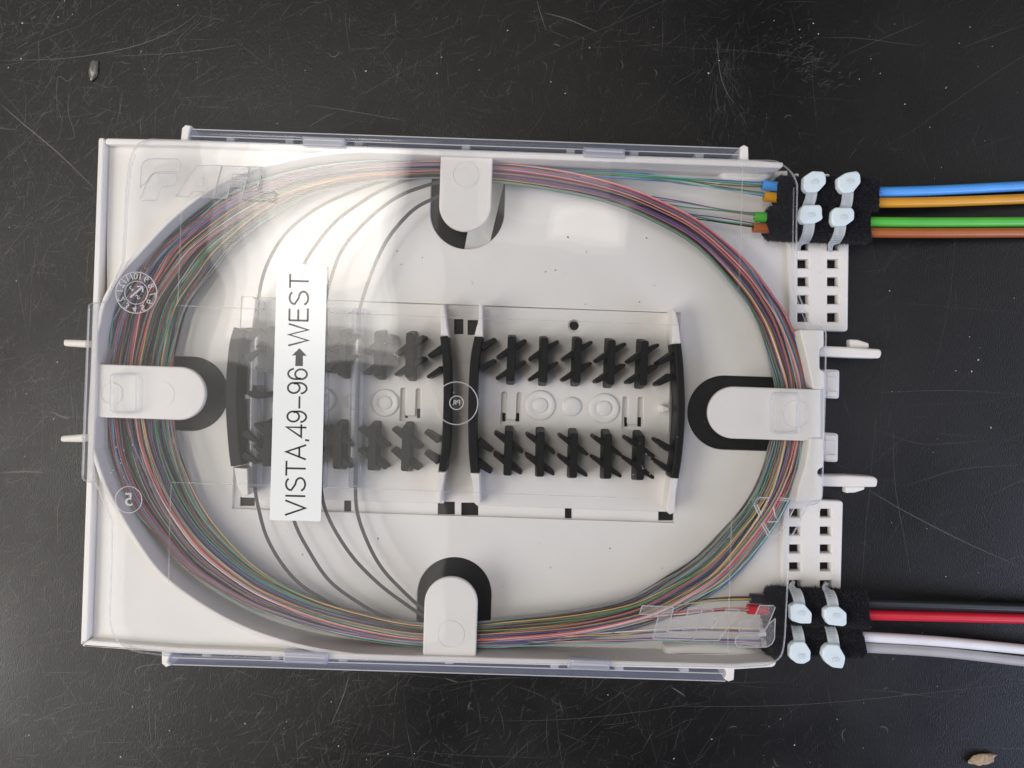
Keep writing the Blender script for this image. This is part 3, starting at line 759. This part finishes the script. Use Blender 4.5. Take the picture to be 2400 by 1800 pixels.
for n, c, keys in TUBES:
    bm = bmesh.new()
    pts = crom([P(x, y, z * mm) for x, y, z in keys], 8)
    R0, r0, ns = 1.72*mm, 1.25*mm, 18
    outer = sweep(bm, pts, circ_sec(R0, ns), cap=False)
    inner = sweep(bm, pts[:6], circ_sec(r0, ns), cap=False)
    for k in range(ns): bm.faces.new((outer[0][k], outer[0][(k+1) % ns], inner[0][(k+1) % ns], inner[0][k]))
    bm.faces.new(outer[-1]); bm.faces.new(inner[-1])
    mt = principled('tube_' + n, c, 0.30, 0.5, bump=0.08, bscale=600, var=0.06, vscale=90)
    o = obj('buffer_tube', fin(bm), mt)
    tag(o, n + ' plastic buffer tube entering the tray from the right', 'buffer tube', 'buffer tubes leaving on the right')

# ------------------------------------------------------------------ velcro wraps
def wrap(label, x0, x1, yc0, yc1, hw, z0, z1, seed):
    rnd = random.Random(seed)
    root = thing('velcro_wrap', label, 'velcro wrap', P((x0 + x1) / 2, (yc0 + yc1) / 2, z0), 'black velcro wraps round the tubes')
    zc_ = (z0 + z1) / 2; hz = (z1 - z0) / 2
    n, m = 34, 60
    bm = bmesh.new(); rings = []
    for i in range(m + 1):
        t = i / m
        x = x0 + (x1 - x0) * t
        c = P(x, yc0 + (yc1 - yc0) * t, zc_)
        e = 1 if 0 < i < m else 0.9
        ring = []
        for k in range(n):
            a = 2 * math.pi * k / n
            ca, sa = math.cos(a), math.sin(a)
            y = math.copysign(abs(ca) ** 0.6, ca) * hw * S * 0.965
            z = math.copysign(abs(sa) ** 0.75, sa) * hz * (1 - 0.13 * math.exp(-(y / (hw * S * 0.28)) ** 2))
            p = c + Vector((0, y * e, z * e))
            d = noise.noise(p * 900 + Vector((seed, 0, 0))) * 0.00025 + noise.noise(p * 250) * 0.0003
            p += Vector((rnd.gauss(0, 0.0002) if i in (0, m) else 0, ca * d, sa * d))
            p.x += 0.0009 * math.sin(a * 2 + seed) if i in (0, m) else 0
            p.z = max(p.z, 4.25*mm)
            ring.append(bm.verts.new(p))
        rings.append(ring)
    for a, b in zip(rings, rings[1:]):
        for k in range(n): bm.faces.new((a[k], a[(k+1) % n], b[(k+1) % n], b[k]))
    bm.faces.new(rings[0]); bm.faces.new(rings[-1])
    bmesh.ops.recalc_face_normals(bm, faces=bm.faces)
    bm.normal_update()
    src = [(f.calc_center_median().copy(), f.normal.copy(), [v.co.copy() for v in f.verts]) for f in bm.faces if len(f.verts) == 4 and f.normal.z > -0.55]
    body = obj('pile_band', fin(bm), M['velcro'], root)
    vs, fs = [], []
    org = root.location
    for c, nn, co in src:
        for j in range(9):
            a, b = rnd.random(), rnd.random()
            p = co[0].lerp(co[1], a).lerp(co[3].lerp(co[2], a), b)
            d = (nn + Vector((rnd.gauss(0, 0.7), rnd.gauss(0, 0.6), rnd.gauss(0, 0.6)))).normalized()
            ln = rnd.uniform(0.3, 1.0) * mm * (1.7 if rnd.random() < 0.15 else 1)
            s = d.orthogonal().normalized() * 0.05*mm
            q = p + d * ln * 0.55; e = p + d * ln + Vector((rnd.gauss(0, 0.2), rnd.gauss(0, 0.2), 0)) * mm
            k = len(vs)
            vs += [p - s - org, p + s - org, q + s - org, q - s - org, e - org]
            fs += [(k, k+1, k+2, k+3), (k+3, k+2, k+4)]
    me = bpy.data.meshes.new('fuzz'); me.from_pydata([tuple(v) for v in vs], [], fs)
    o = obj('fuzz', me, M['fuzz'], body, local=True); o['kind'] = 'stuff'
    return root
wrap('black velcro wrap round the blue and orange tubes, topmost of the four', 1818, 2052, 454, 460, 38, 4.3*mm, 12.6*mm, 1)
wrap('black velcro wrap round the green and brown tubes', 1797, 2032, 524, 532, 37, 4.3*mm, 12.6*mm, 2)
wrap('black velcro wrap round the black and red tubes', 1795, 2028, 1420, 1428, 42, 4.3*mm, 12.6*mm, 3)
wrap('black velcro wrap round the white and grey tubes, lowest of the four', 1792, 2014, 1491, 1502, 37, 4.3*mm, 12.6*mm, 4)

# ------------------------------------------------------------------ cable ties
def grid(pts, ox, oy, sc): return [(ox + x * sc, oy + y * sc) for x, y in pts]
A5 = (1780, 380, 0.13562); A4 = (1700, 1150, 0.2712)
TIES = [('white cable tie on the top velcro wrap, the left of its pair', grid([(770, 250), (920, 150), (1110, 160), (1150, 230), (1155, 360), (1020, 510), (820, 520), (765, 450)], *A5),
         [(1904, 440, 13.6), (1901, 462, 13.6), (1896, 478, 13.2), (1890, 492, 11.6), (1884, 502, 9)], (1912, 425)),
        ('white cable tie on the top velcro wrap, the right of its pair', grid([(1355, 270), (1500, 180), (1690, 150), (1745, 210), (1755, 350), (1620, 520), (1440, 530), (1365, 430)], *A5),
         [(1988, 440, 13.6), (1987, 462, 13.6), (1984, 480, 13.2), (1978, 494, 11.6), (1972, 504, 9)], (1994, 424)),
        ('white cable tie on the green and brown tubes\' wrap, nearer the cover', grid([(720, 800), (760, 740), (1050, 735), (1085, 790), (1085, 900), (1100, 960), (1070, 1000), (950, 1060), (750, 1060), (700, 980)], *A5),
         [(1898, 515, 13.6), (1896, 535, 13.6), (1892, 552, 12.6), (1884, 567, 9.5), (1876, 574, 6), (1872, 578, 3)], (1903, 503)),
        ('white cable tie on the green and brown tubes\' wrap, farther from the cover', grid([(1260, 850), (1310, 780), (1600, 785), (1645, 850), (1640, 990), (1490, 1100), (1290, 1105), (1250, 1010)], *A5),
         [(1971, 520, 13.6), (1969, 540, 13.6), (1964, 555, 12.6), (1955, 570, 9.5), (1947, 576, 6), (1943, 580, 3)], (1980, 508)),
        ('white cable tie on the black and red tubes\' wrap, nearer the cover', grid([(565, 1000), (610, 975), (680, 980), (750, 1060), (745, 1150), (650, 1150), (570, 1125)], *A4),
         [(1875, 1430, 13.6), (1874, 1414, 13.6), (1870, 1396, 12.8), (1862, 1380, 10), (1856, 1373, 6.5), (1853, 1371, 3)], (1880, 1436)),
        ('white cable tie on the black and red tubes\' wrap, farther from the cover', grid([(860, 1030), (900, 1005), (980, 1000), (1050, 1060), (1050, 1160), (1020, 1175), (890, 1160), (858, 1100)], *A4),
         [(1954, 1436, 13.6), (1953, 1420, 13.6), (1949, 1400, 12.8), (1941, 1383, 10), (1934, 1376, 6.5), (1930, 1373, 3)], (1962, 1442)),
        ('white cable tie on the lowest velcro wrap, the left of its pair', grid([(560, 1350), (600, 1310), (690, 1310), (740, 1390), (735, 1470), (680, 1500), (620, 1495), (560, 1450)], *A4),
         [(1874, 1525, 13.0), (1874, 1505, 13.6), (1871, 1485, 13.2), (1866, 1468, 11.4), (1861, 1458, 9)], (1880, 1537)),
        ('white cable tie on the lowest velcro wrap, the right one, ragged', grid([(850, 1370), (890, 1330), (980, 1335), (1040, 1440), (1030, 1500), (1015, 1540), (930, 1530), (870, 1490), (838, 1430)], *A4),
         [(1956, 1530, 13.0), (1955, 1512, 13.6), (1951, 1488, 13.2), (1945, 1470, 11.4), (1939, 1460, 9)], (1960, 1545))]
for lb, head, strap, mk in TIES:
    cx = sum(p[0] for p in head) / len(head); cy = sum(p[1] for p in head) / len(head)
    t = thing('cable_tie', lb, 'cable tie', P(cx, cy, 9*mm), 'white cable ties on the velcro wraps')
    zt = 15.2*mm
    hd = obj('tie_head', plate(pp(round_poly(head, 4.5, 4), zt), 12.3*mm, zt, bevel=0.4*mm, res=3), M['nylon'], t)
    obj('pawl', plate(pp(round_poly(rect(mk[0] - 8, mk[1] - 4, mk[0] + 7, mk[1] + 5), 3), zt), zt - 0.3*mm, zt + 0.18*mm, bevel=0.1*mm), M['nylon'], hd)
    bm = bmesh.new()
    path = crom([P(x, y, z * mm) for x, y, z in strap], 7)
    wd = 1.78*mm; th = 0.55*mm
    sweep(bm, path, [(-wd, -th), (wd, -th), (wd, 0.3*mm), (wd - 0.25*mm, th), (wd - 0.5*mm, 0.3*mm), (-wd + 0.5*mm, 0.3*mm), (-wd + 0.25*mm, th), (-wd, 0.3*mm)])
    st = obj('strap', fin(bm), M['strap'], t)
    bm = bmesh.new()
    for i in range(2, len(path) - 1, 2):
        a = path[i]; d = (path[i+1] - path[i-1]).normalized(); s = Vector((0, 0, 1)).cross(d).normalized(); u = d.cross(s)
        sweep(bm, [a - s * wd * 0.68 + u * 0.32*mm, a + s * wd * 0.68 + u * 0.32*mm], [(-0.12*mm, -0.08*mm), (0.12*mm, -0.08*mm), (0.12*mm, 0.08*mm), (-0.12*mm, 0.08*mm)], up=d)
    obj('ratchet_teeth', fin(bm), M['strap'], st)

# ------------------------------------------------------------------ clear cover
ZL0, ZL1 = 16.25*mm, 17.45*mm
cover = thing('clear_cover', 'clear plastic cover with embossed marks lying over the white splice tray', 'cover', P(1080, 925, ZL0))
def arc_pts(pts, n=6): return [(p.x, p.y) for p in crom([Vector((x, y, 0)) for x, y in pts], n)]
lid = [(293, 450), (300, 385)] + arc_pts([(304, 368), (316, 343), (334, 329), (352, 324)], 4)[1:] + [(1000, 348), (1759, 374)] + \
      arc_pts([(1800, 374), (1822, 377), (1846, 392), (1862, 410), (1871, 432)], 4) + [(1869, 540), (1870, 680), (1903, 762)] + \
      arc_pts([(1918, 763), (1931, 767), (1938, 780)], 3) + [(1937, 900), (1931, 1090), (1929, 1160)] + arc_pts([(1928, 1166), (1922, 1178), (1911, 1183)], 3) + [(1895, 1185), (1850, 1275), (1848, 1367)] + \
      arc_pts([(1842, 1490), (1836, 1530), (1822, 1550), (1795, 1562)], 4) + [(1722, 1566), (1000, 1552), (400, 1540)] + \
      arc_pts([(330, 1531), (303, 1524), (278, 1508), (262, 1485), (255, 1455)], 4) + [(261, 1226), (222, 1132)] + arc_pts([(206, 1131), (194, 1126), (190, 1114)], 3) + \
      [(197, 920)] + arc_pts([(205, 725), (207, 714), (216, 709)], 3) + [(244, 708), (285, 615)]
me = plate(pp(lid, ZL1), ZL0, ZL1, bevel=0.22*mm, res=2)
me.materials.append(M['lid']); me.materials.append(M['lid_edge'])
sheet = obj('sheet', me, [M['lid'], M['lid_edge']], cover)
for p in sheet.data.polygons: p.material_index = 0 if abs(p.normal.z) > 0.95 else 1
E = M['lid_edge']
def lid_ridge(name, pts, w, par, mat=E, h=0.30*mm, z=ZL1 - 0.02*mm, n=1):
    path = [P(x, y, z) for x, y in pts]
    if n > 1: path = crom(path, n)
    return obj(name, plate(offset_path(path, w * S), z, z + h, bevel=h * 0.3, res=1), mat, par)
# stiffening lines moulded in the cover
FAINT = clear('clear_faint', (0.96, 0.96, 0.97), haze=0.14, haze_col=(0.95, 0.95, 0.95), rough=0.15)
lid_ridge('mould_line', [(425, 493), (422, 600), (417, 712)], 2.0, cover, FAINT)
lid_ridge('mould_line', [(417, 716), (640, 726)], 1.8, cover, FAINT)
lid_ridge('mould_line', [(772, 731), (1000, 742), (1590, 762)], 1.8, cover, FAINT)
lid_ridge('mould_line', [(402, 1130), (626, 1137)], 1.8, cover, FAINT)
lid_ridge('mould_line', [(762, 1142), (1000, 1150), (1500, 1168)], 1.8, cover, FAINT)
lid_ridge('mould_line', [(402, 1135), (399, 1200), (397, 1290), (396, 1365)], 1.8, cover, FAINT)
lid_ridge('mould_line', [(1741, 384), (1738, 470), (1736, 560), (1731, 680)], 2.0, cover, FAINT)
lid_ridge('mould_line', [(1715, 1212), (1711, 1300), (1708, 1440), (1705, 1530)], 2.0, cover, FAINT)
lid_ridge('mould_line', [(597, 722), (600, 735)], 1.8, cover, FAINT)
# a second line inside the rim of the left end
lid_ridge('rim_line', [(318, 362), (308, 392), (301, 460), (292, 612), (252, 706)], 3.6, cover, FAINT)
lid_ridge('rim_line', [(210, 722), (203, 920), (196, 1115)], 2.4, cover, E)
lid_ridge('rim_line', [(1860, 440), (1858, 560), (1860, 680), (1892, 768)], 2.2, cover, FAINT)
# two wells pressed down onto the side tabs
for x0, y0, x1, y1, in [(256, 874, 322, 969), (1810, 919, 1876, 1016)]:
    o_ = round_poly(rect(x0, y0, x1, y1), 14, 6); i_ = round_poly(rect(x0 + 5, y0 + 5, x1 - 5, y1 - 5), 11, 6)
    wl = obj('press_well', plate(pp(o_, ZL1), 14.75*mm, ZL1 + 0.05*mm, [pp(i_, ZL1)], bevel=0.25*mm), M['lid'], cover)
    o2 = round_poly(rect(x0 + 2, y0 + 2, x1 - 2, y1 - 2), 12, 6); i2 = round_poly(rect(x0 + 4.4, y0 + 4.4, x1 - 4.4, y1 - 4.4), 11, 6)
    obj('well_rim', plate(pp(o2, ZL1), ZL1 + 0.08*mm, ZL1 + 0.30*mm, [pp(i2, ZL1)], bevel=0.06*mm, res=1), E, wl)
# long clear rails down both sides, with hinge clips
def rail(x0, y0, x1, y1, w, za, zb):
    a, b = P(x0, y0, zb), P(x1, y1, zb)
    bm = bmesh.new()
    hw = w * S / 2; hz = (zb - za) / 2
    sec = [(hw * math.copysign(abs(math.cos(q)) ** 0.6, math.cos(q)), hz * math.copysign(abs(math.sin(q)) ** 0.6, math.sin(q))) for q in [2*math.pi*k/28 for k in range(28)]]
    a.z = b.z = (za + zb) / 2
    sweep(bm, [a.lerp(b, t / 8) for t in range(9)], sec)
    r = obj('side_rail', fin(bm), M['rail'], cover)
    return r
rt = rail(441, 311, 1738, 356, 25, 7*mm, 15*mm)
rb = rail(393, 1548, 1706, 1586, 29, 7*mm, 15*mm)
def rail_line(pts, par): lid_ridge('rail_glint', pts, 2.4, par, M['mark'], 0.25*mm, 14.95*mm)  # thin milky strips stand in for light glinting along the rails
rail_line([(445, 303), (1734, 348)], rt); rail_line([(445, 319), (1734, 363)], rt)
rail_line([(400, 1541), (1700, 1578)], rb); rail_line([(400, 1557), (1700, 1596)], rb)
K0 = M['mark']
CL = clear('clear_clip', (0.86, 0.87, 0.92), haze=0.42, haze_col=(0.84, 0.85, 0.95), rough=0.08)
for pts in ([(707, 318), (808, 322), (811, 330), (808, 345), (709, 341)], [(1368, 344), (1466, 348), (1465, 369), (1369, 365), (1366, 356)],
            [(664, 1529), (766, 1533), (768, 1540), (765, 1558), (662, 1554)], [(1334, 1546), (1430, 1550), (1429, 1574), (1332, 1570), (1329, 1560)]):
    c_ = obj('hinge_clip', plate(pp(pts, 17.8*mm), 13.5*mm, 17.8*mm, bevel=0.5*mm), CL, cover)
    (x0, y0), (x1, y1) = pts[0], pts[1]
    lid_ridge('clip_glint', [(x0 + 6, y0 + 9), (x1 - 6, y1 + 9)], 3.0, c_, K0, 0.2*mm, 17.78*mm)  # pale strip painting a highlight onto the clear clip
    lid_ridge('clip_glint', [(x0 + 6, y0 + 20), (x1 - 8, y1 + 20)], 3.0, c_, M['outline'], 0.2*mm, 17.78*mm)  # dimmer companion strip below that painted highlight
# embossed logo, upper left, and the same turned round at lower right
LOGO = [('emboss_swoosh', [(329, 440), (331, 392), (337, 380), (348, 373), (362, 372), (418, 373), (423, 384), (421, 396), (415, 402), (366, 403), (354, 412), (346, 425)]),
        ('emboss_swoosh', [(329, 466), (348, 419), (356, 409), (368, 406), (412, 407), (416, 420), (410, 434), (380, 438), (366, 470), (333, 470)]),
        ('emboss_letter', [(412, 460), (461, 388), (521, 388), (501, 462), (474, 462), (477, 449), (452, 449), (443, 461)]),
        ('emboss_letter', [(499, 464), (520, 389), (586, 391), (581, 409), (546, 408), (543, 420), (576, 421), (571, 437), (538, 436), (533, 465)]),
        ('emboss_letter', [(567, 466), (586, 391), (616, 392), (603, 447), (647, 450), (641, 470)])]
AHOLE = [(463, 436), (478, 416), (474, 436)]
def logo(fn):
    lg = None
    for i, (nm, pts) in enumerate(LOGO):
        q = [fn(p) for p in pts]
        hs = [pp([fn(p) for p in AHOLE], ZL1)] if i == 2 else []
        o = obj(nm, plate(pp(q, ZL1), ZL1 - 0.05*mm, ZL1 + 0.28*mm, hs, bevel=0.08*mm, res=1), [M['emboss'], M['mark']], cover)
        for p in o.data.polygons: p.material_index = 0 if abs(p.normal.z) > 0.95 else 1
        n_ = len(q)
        for a_ in range(n_): 
            if math.dist(q[a_], q[(a_ + 1) % n_]) > 9 : lid_ridge('letter_edge', [q[a_], q[(a_ + 1) % n_]], 2.0, o, M['outline'], 0.12*mm, ZL1 + 0.27*mm)
logo(lambda p: p)
logo(lambda p: (2146 - p[0], 1889 - p[1] + (p[0] - 480) * 0.0))
# round date stamp, circled figure, recycling arrows, gate mark
def text_mesh(s, size, z, h, xf, mat, par, name):
    cu = bpy.data.curves.new('t', 'FONT'); cu.body = s; cu.size = size; cu.align_x = 'CENTER'; cu.align_y = 'CENTER'
    cu.extrude = h / 2; cu.resolution_u = 3; cu.offset = size * 0.006
    o = bpy.data.objects.new('t', cu); me = bpy.data.meshes.new_from_object(o)
    bpy.data.objects.remove(o); bpy.data.curves.remove(cu)
    me.transform(xf)
    me.transform(Matrix.Translation((0, 0, z)))
    return obj(name, me, mat, par)
def at(px, py, ang, mirror=False):
    p = P(px, py, ZL1); p.z = 0
    m = Matrix.Translation(p) @ Matrix.Rotation(ang, 4, 'Z')
    if mirror: m = m @ Matrix.Diagonal((-1, 1, 1, 1))
    return m
K = M['mark']
dx, dy = 320, 686
dial = obj('date_dial', ring_mesh(dx, dy, 48, 2.4, ZL1, 0.25*mm, 48), K, cover)
obj('dial_ring', ring_mesh(dx, dy, 27, 2.0, ZL1, 0.25*mm, 40), K, dial)
for i, s in enumerate(['1', '12', '11', '10', '9', '8', '7', '6', '5', '4', '3', '2']):
    a = math.pi - 2 * math.pi * i / 12 + R(-6)
    px, py = dx + 37.5 * math.cos(a), dy - 37.5 * math.sin(a)
    text_mesh(s, 3.0*mm, ZL1 + 0.12*mm, 0.24*mm, at(px, py, a - math.pi / 2, True), K, dial, 'dial_figure')
text_mesh('2', 2.4*mm, ZL1 + 0.12*mm, 0.24*mm, at(309, 677, R(40), True), K, dial, 'dial_figure')
text_mesh('5', 2.4*mm, ZL1 + 0.12*mm, 0.24*mm, at(324, 697, R(40), True), K, dial, 'dial_figure')
lid_ridge('dial_arrow', [(306, 697), (333, 674)], 4.2, dial, K, 0.3*mm)
lid_ridge('dial_arrow', [(322, 671), (335, 672), (335, 685)], 3.4, dial, K, 0.3*mm)
cir = obj('circled_figure', ring_mesh(302, 1171, 31, 2.0, ZL1, 0.22*mm, 40), K, cover)
text_mesh('5', 6.2*mm, ZL1 + 0.12*mm, 0.2*mm, at(302, 1172, R(2), True), K, cir, 'figure')
gate = obj('gate_disc', ring_mesh(1070, 945, 50, 2.2, ZL1, 0.25*mm, 48), K, cover)
obj('gate_ring', ring_mesh(1070, 944, 16, 2.2, ZL1, 0.2*mm, 28), K, gate)
text_mesh('PR', 2.4*mm, ZL1 + 0.12*mm, 0.2*mm, at(1070, 944, R(0), True), K, gate, 'gate_letters')
rec = lid_ridge('recycling_arrow', [(1781, 1208), (1768, 1182), (1770, 1172), (1778, 1168), (1803, 1167)], 7, cover, M['emboss'])
lid_ridge('recycling_arrow', [(1824, 1170), (1850, 1171), (1860, 1178), (1860, 1186), (1848, 1212)], 7, cover, M['emboss'])
lid_ridge('recycling_arrow', [(1785, 1226), (1800, 1254), (1808, 1260), (1820, 1258), (1838, 1232)], 7, cover, M['emboss'])
for c in ([(1766, 1182), (1779, 1208)], [(1774, 1182), (1785, 1207)], [(1778, 1166), (1804, 1166)], [(1828, 1167), (1852, 1168)], [(1826, 1173), (1848, 1174)], [(1864, 1186), (1850, 1212)], [(1784, 1226), (1800, 1257)], [(1790, 1225), (1804, 1250)]):
    lid_ridge('arrow_edge', c, 1.6, rec, K, 0.36*mm)
lid_ridge('recycling_figure', [(1812, 1187), (1816, 1208), (1824, 1222), (1800, 1223)], 2.6, cover, K, 0.3*mm)

# ------------------------------------------------------------------ label with its print
ZLB = ZL1 + 0.12*mm
lab = thing('label_sticker', 'white printed label reading VISTA,49-96 arrow WEST stuck across the clear cover', 'label', P(700, 918, ZL1))
lp = round_poly([(649, 616), (767, 621), (752, 1222), (632, 1219)], 5, 4)
obj('label_film', plate(pp(lp, ZLB), ZL1 + 0.02*mm, ZLB, bevel=0.03*mm, res=1), M['label'], lab)
def arc(cx, cy, rx, ry, a0, a1, n=14): return [(cx + rx * math.cos(R(a0 + (a1 - a0) * k / n)), cy + ry * math.sin(R(a0 + (a1 - a0) * k / n))) for k in range(n + 1)]
GL = {'V': [[(0.02, 1), (0.5, 0.0), (0.98, 1)]], 'I': [[(0.5, 0), (0.5, 1)]],
      'S': [arc(0.5, 0.745, 0.42, 0.235, 25, 190, 12) + arc(0.48, 0.26, 0.46, 0.245, 100, 60, 3)[1:] + arc(0.5, 0.265, 0.45, 0.245, 55, -170, 16)],
      'T': [[(0, 0.975), (1, 0.975)], [(0.5, 0), (0.5, 0.96)]], 'A': [[(0.0, 0), (0.5, 1.0), (1.0, 0)], [(0.17, 0.34), (0.83, 0.34)]],
      ',': [[(0.55, 0.06), (0.55, -0.02), (0.4, -0.15)]],
      '4': [[(0.76, 0), (0.76, 1), (0.02, 0.26), (1.0, 0.26)]],
      '9': [arc(0.5, 0.68, 0.43, 0.30, 0, 360, 22), arc(0.48, 0.42, 0.46, 0.40, 40, -165, 16)],
      '6': [arc(0.5, 0.32, 0.43, 0.30, 0, 360, 22), arc(0.52, 0.58, 0.46, 0.40, 220, 15, 16)],
      '-': [[(0, 0.38), (1, 0.38)]], 'W': [[(0, 1), (0.26, 0.0), (0.5, 0.98), (0.74, 0.0), (1, 1)]],
      'E': [[(0.04, 0), (0.04, 1)], [(0.04, 0.975), (0.95, 0.975)], [(0.04, 0.52), (0.9, 0.52)], [(0.04, 0.025), (1, 0.025)]]}
def lxy(ya, yb, a, b):
    y = ya + (yb - ya) * a
    base = 715 + (1200 - y) * 9 / 550; top = 668 + (1200 - y) * 11 / 550
    return (base + (top - base) * b, y - b * 1.2)
def glyph(ch, ya, yb, w=4.6):
    bm = bmesh.new()
    z0, z1 = ZLB - 0.005*mm, ZLB + 0.012*mm
    for st in GL[ch]:
        pts = [lxy(ya, yb, a, b) for a, b in st]
        vv = [Vector((x, y, 0)) for x, y in pts]
        Ls, Rs = [], []
        for i, p in enumerate(vv):
            d0 = (vv[i] - vv[i-1]).normalized() if i else None
            d1 = (vv[i+1] - vv[i]).normalized() if i < len(vv) - 1 else None
            d = (d0 or d1) if d0 is None or d1 is None else (d0 + d1).normalized()
            n_ = Vector((-d.y, d.x, 0)); k = 1.0
            if d0 is not None and d1 is not None: k = 1 / max(0.4, n_.dot(Vector((-d1.y, d1.x, 0))))
            Ls.append(p + n_ * w / 2 * k); Rs.append(p - n_ * w / 2 * k)
        q = [[bm.verts.new(P(v.x, v.y, z)) for v in side] for side in (Ls, Rs) for z in (z0, z1)]
        l0, l1, r0, r1 = q
        for i in range(len(vv) - 1):
            bm.faces.new((l1[i], l1[i+1], r1[i+1], r1[i])); bm.faces.new((l0[i], l0[i+1], l1[i+1], l1[i])); bm.faces.new((r1[i], r1[i+1], r0[i+1], r0[i]))
    return obj('printed_character', fin(bm, False), M['ink'], lab)
for ch, ya, yb in [('V', 1209, 1173), ('I', 1167, 1159), ('S', 1152, 1119), ('T', 1116, 1081), ('A', 1077, 1043), (',', 1036, 1028), ('4', 1025, 995), ('9', 991, 963), ('-', 958, 929), ('9', 924, 896), ('6', 891, 864),
                   ('W', 811, 760), ('E', 753, 723), ('S', 716, 682), ('T', 676, 643)]:
    glyph(ch, ya, yb)
obj('printed_arrow', plate(pp([(692, 858), (693, 833), (684, 833), (702, 816), (719, 834), (710, 834), (710, 858)], ZLB), ZLB - 0.005*mm, ZLB + 0.012*mm, bevel=0.003*mm, res=0), M['ink'], lab)

# ------------------------------------------------------------------ odds and ends on the table
st = obj('paper_strip', plate(pp([(1083, 612), (1124, 400), (1188, 400), (1138, 612)], 0), 0.05*mm, 0.2*mm, bevel=0.03*mm, res=1), M['paper'])
tag(st, 'pale grey strip on the table seen through the opening under the top tab', 'paper strip')
def chip(name, label, cat, px, py, rx, ry, h, mat, seed):
    rnd = random.Random(seed); bm = bmesh.new()
    bmesh.ops.create_icosphere(bm, subdivisions=3, radius=1)
    c = P(px, py, 0)
    for v in bm.verts:
        d = 1 + 0.35 * noise.noise(v.co * 1.6 + Vector((seed, 0, 0)))
        v.co = c + Vector((v.co.x * rx * S * d, v.co.y * ry * S * d + v.co.x * ry * S * 0.3, max(0, v.co.z * 0.6 + 0.4) * h * d))
    o = obj(name, fin(bm), mat); return tag(o, label, cat)
M['wood'] = principled('wood_chip', (0.42, 0.32, 0.22), 0.8, 0.2, bump=0.8, bscale=1500, var=0.4, vscale=900)
M['glue'] = principled('glue_drop', (0.16, 0.155, 0.135), 0.18, 0.6)
chip('wood_chip', 'small tan wood chip on the table near the lower right corner', 'wood chip', 2300, 1776, 30, 14, 2*mm, M['wood'], 5)
chip('glue_drop', 'shiny dried drop on the table above the tray\'s left corner', 'glue drop', 221, 166, 11, 22, 1.4*mm, M['glue'], 9)
def specks(name, label, places, mat, z, seed, size):
    rnd = random.Random(seed); bm = bmesh.new()
    for (x, y) in places:
        r = rnd.uniform(*size) * S
        c = P(x, y, z); a = rnd.uniform(0, 6.28); k = rnd.uniform(0.3, 0.9)
        vs = []
        for j in range(5):
            q = 2 * math.pi * j / 5
            x_, y_ = r * math.cos(q) * rnd.uniform(0.7, 1.3), r * k * math.sin(q) * rnd.uniform(0.7, 1.3)
            vs.append(bm.verts.new(c + Vector((x_ * math.cos(a) - y_ * math.sin(a), x_ * math.sin(a) + y_ * math.cos(a), 0.00002))))
        tp = bm.verts.new(c + Vector((0, 0, r * 0.6)))
        for j in range(5): bm.faces.new((vs[j], vs[(j + 1) % 5], tp))
    o = obj(name, fin(bm, False), mat); tag(o, label, 'dust', kind='stuff'); return o
rs = random.Random(77)
M['dust'] = principled('pale_dust', (0.55, 0.53, 0.48), 0.8, 0.2)
M['grit'] = principled('dark_grit', (0.10, 0.09, 0.08), 0.8, 0.2)
pl = []
while len(pl) < 110:
    x, y = rs.uniform(0, 2400), rs.uniform(0, 1800)
    if not (150 < x < 2070 and 290 < y < 1600): pl.append((x, y))
specks('pale_dust', 'pale dust specks scattered over the black table', pl, M['dust'], 0.00003, 5, (0.8, 2.5))
pl = [(931, 589), (990, 604), (940, 620), (1279, 637), (1325, 640), (1302, 633), (1331, 556), (1372, 713), (1499, 708), (1534, 669), (1106, 660), (1107, 665), (1375, 590), (1515, 558), (886, 1262), (930, 1350), (1104, 1270), (1177, 1375), (709, 1300), (1430, 1285), (1290, 1330), (1264, 1274), (1552, 1332), (500, 1200)]
specks('dark_grit', 'dark grit specks on the white tray floor', pl, M['grit'], Z_FLOOR, 6, (1.2, 2.8))

cd = [(rs.gauss(285, 22), rs.gauss(1060, 60)) for _ in range(26)] + [(rs.gauss(1510, 20), rs.gauss(1070, 25)) for _ in range(12)] + [(rs.gauss(345, 25), rs.gauss(640, 20)) for _ in range(9)] + [(rs.uniform(320, 1840), rs.uniform(400, 1500)) for _ in range(60)]
cd = [p for p in cd if not (625 < p[0] < 770 and 610 < p[1] < 1225) and p[0] > 215]
specks('cover_dust', 'pale dust specks lying on the clear cover', cd, M['dust'], ZL1, 8, (0.6, 1.7))
